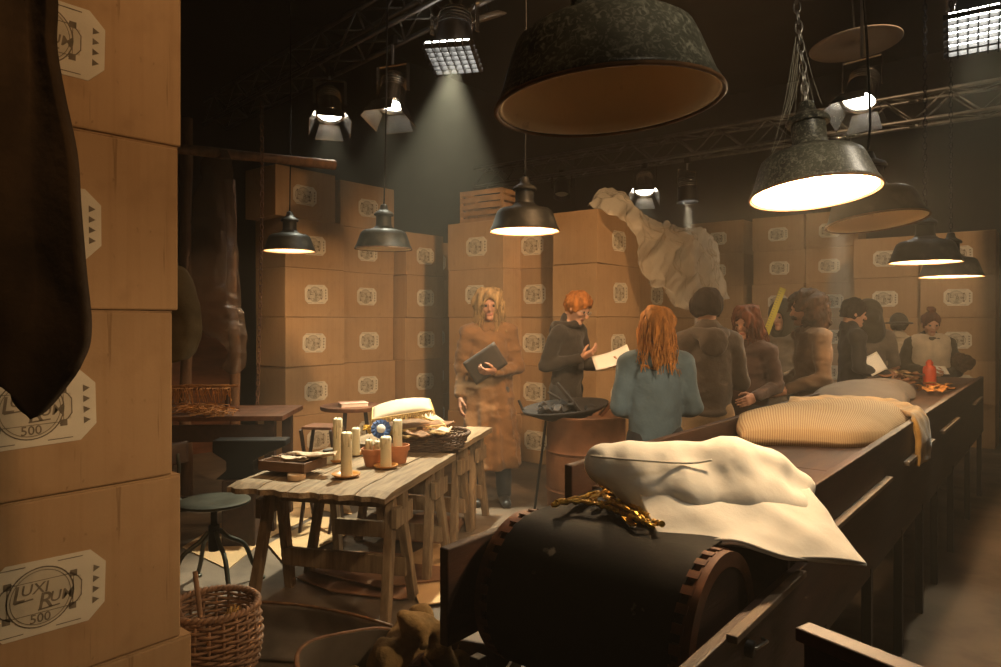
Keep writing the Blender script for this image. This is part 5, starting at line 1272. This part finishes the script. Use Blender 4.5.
    if c.get('scarf'):
        def sc_(P):
            ang = np.arctan2(P[..., 0], P[..., 1]); q = P - Lp((0, 0, 1.47)); r_ = np.hypot(q[..., 0], q[..., 1] * 1.1); d = np.hypot(r_ - .085, q[..., 2] + .02 * np.cos(ang)) - .036
            return d + wrinkle(P, .012, 40, 7)
        blob('scarf', sc_, (-.18, -.2, 1.36), (.18, .3, 1.58), .011, CM[c['scarf']], e)
    def trou(P):
        d = rcone(P, (-.05, 0, .93), (.05, 0, .93), .125, .125, (1, .85, 1)); d = smax(d, P[..., 2] - 1.02, .01)
        for k in (1, -1):
            kn, an_ = legs[k]; d = smin(d, rcone(P, hip(k), kn, .095, .072), .03); d = smin(d, rcone(P, kn, A(an_) + A([0, 0, .0]), .072, .062), .02)
        return smax(d, .055 - P[..., 2], .01) + .012 * (.4 - np.abs(wrinkle(P, 1.0, 16, sd + 1)))
    blob('trousers', trou, (-.30, -.24, .03), (.30, .30, 1.06), .0175, CM[c.get('bottom', 'jeans')], e)
    for k in (1, -1):
        an_ = A(legs[k][1])
        def shoe(P): return smax(smin(rcone(P, an_ + A([0, -.02, -.02]), an_ + A([0, -.01, .06]), .050, .052), rcone(P, an_ + A([0, .03, -.04]), an_ + A([0, .15, -.05]), .048, .040, (1, 1, .9)), .03), .002 - P[..., 2], .006)
        blob('shoe', shoe, an_ + A([-.09, -.12, -.10]), an_ + A([.09, .24, .14]), .012, CM['leather'], e)
    hairm = HM[c['hair'][1]]; fn, a0, a1 = hair_fn(c['hair'][0]); V, F = surfnet(fn, a0, a1, .0098); hp_ = [(V @ Rh.T + hd, F, 0)]
    if c['hair'][0] in ('long', 'wild', 'longthick'):
        sv, sf = strands(c['hair'][0], 110, sd); hp_.append((sv @ Rh.T + hd, sf, 0))
    np_mesh('hair', hp_, [hairm], e)
    if c.get('beard'):
        def bf(P):
            d = smin(ell(P, (0, .065, -.095), (.062, .045, .060)), rcone(P, (-.03, .098, -.045), (.03, .098, -.045), .014, .014), .02)
            if c['beard'] == 'moustache': d = rcone(P, (-.034, .092, -.050), (.034, .092, -.050), .014, .014)
            if c['beard'] == 'wild': d = smin(d, rcone(P, (0, .06, -.12), (0, .05, -.22), .055, .03), .03)
            else: d = smax(d, -ell(P, (0, .11, -.062), (.020, .02, .008)), .006)
            return d + wrinkle(P, .010, 60, 5)
        V, F = surfnet(bf, (-.1, 0, -.28), (.1, .15, 0), .009); np_mesh('beard', [(V @ Rh.T + hd, F, 0)], [hairm], e)
    if c.get('hat'):
        def hf(P):
            d = smax(ell(P, (0, -.015, .05), (.105, .125, .105)), -.005 - P[..., 2], .01)
            brim = sbox(P, (0, -.05, .03), (.16, .17, .010), .008); d = smin(d, brim + np.abs(P[..., 0]) * .0, .02)
            if c['hat'] == 'hood': d = smin(rcone(P, (0, -.02, .03), (0, -.06, -.16), .125, .15), rcone(P, (0, -.03, .06), (0, -.16, -.02), .12, .06), .04); d = smax(d, -ell(P, (0, .15, -.04), (.075, .12, .13)), .01)
            return d + wrinkle(P, .008, 25, 3)
        V, F = surfnet(hf, (-.24, -.30, -.36), (.24, .2, .24), .0115); np_mesh('hat' if c['hat'] != 'hood' else 'hood', [(V @ Rh.T + hd, F, 0)], [CM[c.get('hatcol', 'olive')]], e)
    if c.get('glasses'):
        m = MB()
        for s_ in (-1, 1):
            m.tube([Rh @ A([s_ * .033 + .021 * math.cos(t), .104, .008 + .017 * math.sin(t)]) + hd for t in [2 * math.pi * i / 16 for i in range(16)]], .0022, 5, closed=True); m.tube([Rh @ A([s_ * .054, .102, .010]) + hd, Rh @ A([s_ * .080, .0, .012]) + hd], .002, 5)
        m.tube([Rh @ A([-.012, .108, .010]) + hd, Rh @ A([.012, .108, .010]) + hd], .002, 5); m.build('glasses', M['steel'], e, smooth=True)
    if c.get('apron'):
        pass
    def world(p): return Vector(base) + Matrix.Rotation(pic_dir(a), 3, 'Z') @ (Vector(p) * s)
    return e, world
def held_sheet(name, c, ex, ey, w_, h_, th, m, label, cat, bend=0):
    ex = Vector(ex).normalized(); ey = Vector(ey).normalized(); c = Vector(c); nn = ex.cross(ey)
    rows = [[c + ex * w_ * (i / 3 - .5) + ey * h_ * (j / 2 - .5) + nn * bend * (i / 1.5 - 1) ** 2 for j in range(3)] for i in range(4)]
    return soft(name, rows, th, m, label, cat, 10, 8, 0, 1, 1, None)
RT = Vector((CS, SN, 0)); FWD = Vector((-SN, CS, 0)); UP = Vector((0, 0, 1))
DOWN = lambda k: ((k * .235, -.02, 1.13), (k * .245, .06, .89))
FRONT = lambda k, x=.14, y=.24, z=1.06: ((k * .235, -.01, 1.13), (k * x, y, z))

e1, w1 = person(489, 5.75, 8, 1.74, 'person in a long ochre-brown coat with long blond hair holding a notebook',
    dict(arms={1: DOWN(1), -1: ((-.24, .0, 1.12), (-.03, .22, 1.10))}, curl={-1: .7, 1: .35}, hdir={-1: (.9, .35, .0)}, hback={-1: (0, .6, -.8)}, top='coat', topname='long_coat', coat=True, hem=.30, hipr=.17, wr=.016, hair=('wild', 'blond'), skin='skin_dark', yaw=-4, pitch=6, bottom='jeans', th=1))
held_sheet('notebook', w1((.06, .245, 1.165)), RT * .8 + UP * .55 + FWD * -.1, UP * .8 - RT * .5 - FWD * .25, .30, .21, .010, M['laptop'], 'dark notebook held by the person in the long coat', 'notebook')
e2, w2 = person(566, 5.78, 55, 1.74, 'person in a black hooded top with short ginger hair reading a page',
    dict(arms={1: ((.235, -.06, 1.14), (.12, .20, 1.20)), -1: ((-.22, .08, 1.13), (-.08, .36, 1.16))}, curl={1: .35, -1: .8}, hdir={1: (-.4, .7, .45), -1: (.1, 1, .1)}, hback={1: (.5, -.3, -.8), -1: (-.9, 0, .3)}, top='black', topname='hooded_top', hood=True, hem=.80, hipr=.17, hair=('short', 'ginger'), pitch=30, headf=.05, headz=-.02, lean=.06, glasses=True, bottom='jeans'))
held_sheet('page', w2((.0, .42, 1.20)), RT + UP * .35, FWD * .75 + UP * .55 - RT * .1, .30, .17, .0012, M['paper'], 'white page held by the ginger-haired person in black', 'paper', .02)
e3, w3 = person(656, 3.95, 176, 1.56, 'person seen from behind in a blue denim jacket with long strawberry hair',
    dict(arms={1: FRONT(1), -1: FRONT(-1)}, top='denim', hem=.70, hipr=.17, wr=.010, hair=('long', 'straw'), pitch=10, bottom='jeans'))
e4, w4 = person(707, 4.55, 184, 1.69, 'person seen from behind in a grey-brown hooded top with dark hair',
    dict(arms={1: ((.235, -.01, 1.13), (.06, .22, 1.12)), -1: ((-.235, -.01, 1.13), (-.05, .22, 1.10))}, top='hoodie', topname='hooded_top', hood=True, hem=.92, hipr=.165, wr=.010, hair=('bowl', 'black'), pitch=8, bottom='khaki'))
e5, w5 = person(747, 5.15, -38, 1.585, 'person in dark red-brown clothes with long auburn hair facing left',
    dict(arms={1: FRONT(1), -1: FRONT(-1)}, top='dark', topname='coat', hem=.70, hair=('longthick', 'auburn'), yaw=-10, pitch=12, bottom='jeans', skin='skin_dark'))
e6, w6 = person(811, 5.3, -88, 1.70, 'person in a tan jacket with huge curly brown hair and moustache in profile',
    dict(arms={1: ((.20, -.05, 1.14), (.10, .20, 1.05)), -1: ((-.24, .02, 1.10), (-.16, .26, 1.02))}, top='tan', thick=1.06, hem=.80, hipr=.175, wr=.018, hair=('curly', 'brown'), beard='moustache', pitch=8, headf=.03, bottom='jeans', skin='skin_dark'))
e7, w7 = person(783, 6.3, -55, 1.64, 'person in grey felt half hidden behind the curly hair, by the yellow rule',
    dict(arms={1: FRONT(1, .16, .22, 1.15), -1: FRONT(-1)}, top='greyc', topname='cape', hem=.75, hair=('crop', 'brown'), hat='hood', hatcol='olive', pitch=6, bottom='jeans'))
a_, b_ = at(763, 342, 6.0), at(783, 288, 6.0)
o = MB().bar(Vector(), b_ - a_, .055, .008, FWD).build('folding_rule', M['tape'], None, bevel=.002); o.location = a_; tag(o, 'bright yellow folding rule held up behind the curly hair', 'ruler')
ticks = MB()
dn = (b_ - a_).normalized(); sd_ = dn.cross(FWD).normalized()
for k in range(22):
    c = dn * (.02 + k * .021) - FWD * .0045 + sd_ * .014; ticks.bar(c - sd_ * .010, c + sd_ * .010, .004, .0008, FWD)
ticks.build('rule_marks', M['ink'], o)
e8, w8 = person(852, 6.3, 82, 1.68, 'dark-haired person in a black coat in profile holding a white sheet',
    dict(arms={1: ((.235, -.02, 1.13), (.10, .28, 1.05)), -1: ((-.22, .05, 1.13), (-.05, .30, 1.05))}, curl={1: .8, -1: .6}, top='navy', topname='coat', hem=.62, hair=('short', 'dark'), pitch=14, bottom='jeans'))
held_sheet('page', at(874, 364, 6.1), RT * .9 + UP * .45, UP * .8 - RT * .35 + FWD * .3, .15, .17, .0012, M['paper'], 'white sheet held by the dark-haired person in black', 'paper', .01)
e9, w9 = person(869, 7.0, 165, 1.66, 'person in grey felt with a dark pointed hood, turned away',
    dict(arms={1: DOWN(1), -1: DOWN(-1)}, top='greyc', topname='cape', thick=1.1, hem=.5, hair=('crop', 'dark'), hat='hood', hatcol='olive', bottom='jeans'))
e10, w10 = person(929, 6.85, -14, 1.575, 'person with a hair bun, cream waistcoat and dark scarf at the conveyor end',
    dict(arms={1: ((.26, -.02, 1.13), (.09, .25, 1.12)), -1: ((-.27, .0, 1.12), (.02, .27, 1.08))}, curl={1: .8, -1: .8}, top='olive', hem=.85, thick=1.2, vest='cream', scarf='olive', hair=('bun', 'auburn'), pitch=18, lean=.05, bottom='jeans'))
held_sheet('page', w10((.02, .32, 1.15)), RT + UP * -.2, UP * .7 + FWD * .7, .17, .10, .0012, M['paper'], 'creased paper held by the person with the hair bun', 'paper', .015)
e11, w11 = person(899, 7.7, 150, 1.55, 'person in cream knit and a dark hat bending behind the hair bun',
    dict(arms={1: FRONT(1), -1: FRONT(-1)}, top='cream', topname='shawl', thick=1.12, hem=.7, lean=.12, wr=.02, hair=('short', 'dark'), hat='cap', hatcol='olive', bottom='jeans'))
def fur(P): return ell(P, (0, 0, .11), (.10, .09, .085)) + wrinkle(P, .025, 55, 8)
o = blob('fur_bundle', fur, (-.22, -.18, -.03), (.22, .18, .28), .012, M['fur']); o.location = at(961, 374, 6.7); tag(o, 'dark brown fur bundle at the right elbow of the bun-haired person', 'fur')

# black curtain added for the dark area at the right edge
P = []
for z in (4.6, 3.2, 1.8, .6, .02):
    P.append([Vector((-.42 + .16 * k + .02 * math.sin(k * 2.3 + z), 8.75 + (.09 if k % 2 else -.05), z)) for k in range(12)])
soft('added_curtain', P, .006, M['black_wall'], 'black curtain added to darken the far right edge', 'curtain', 40, 90, .01, 6, 3, None)
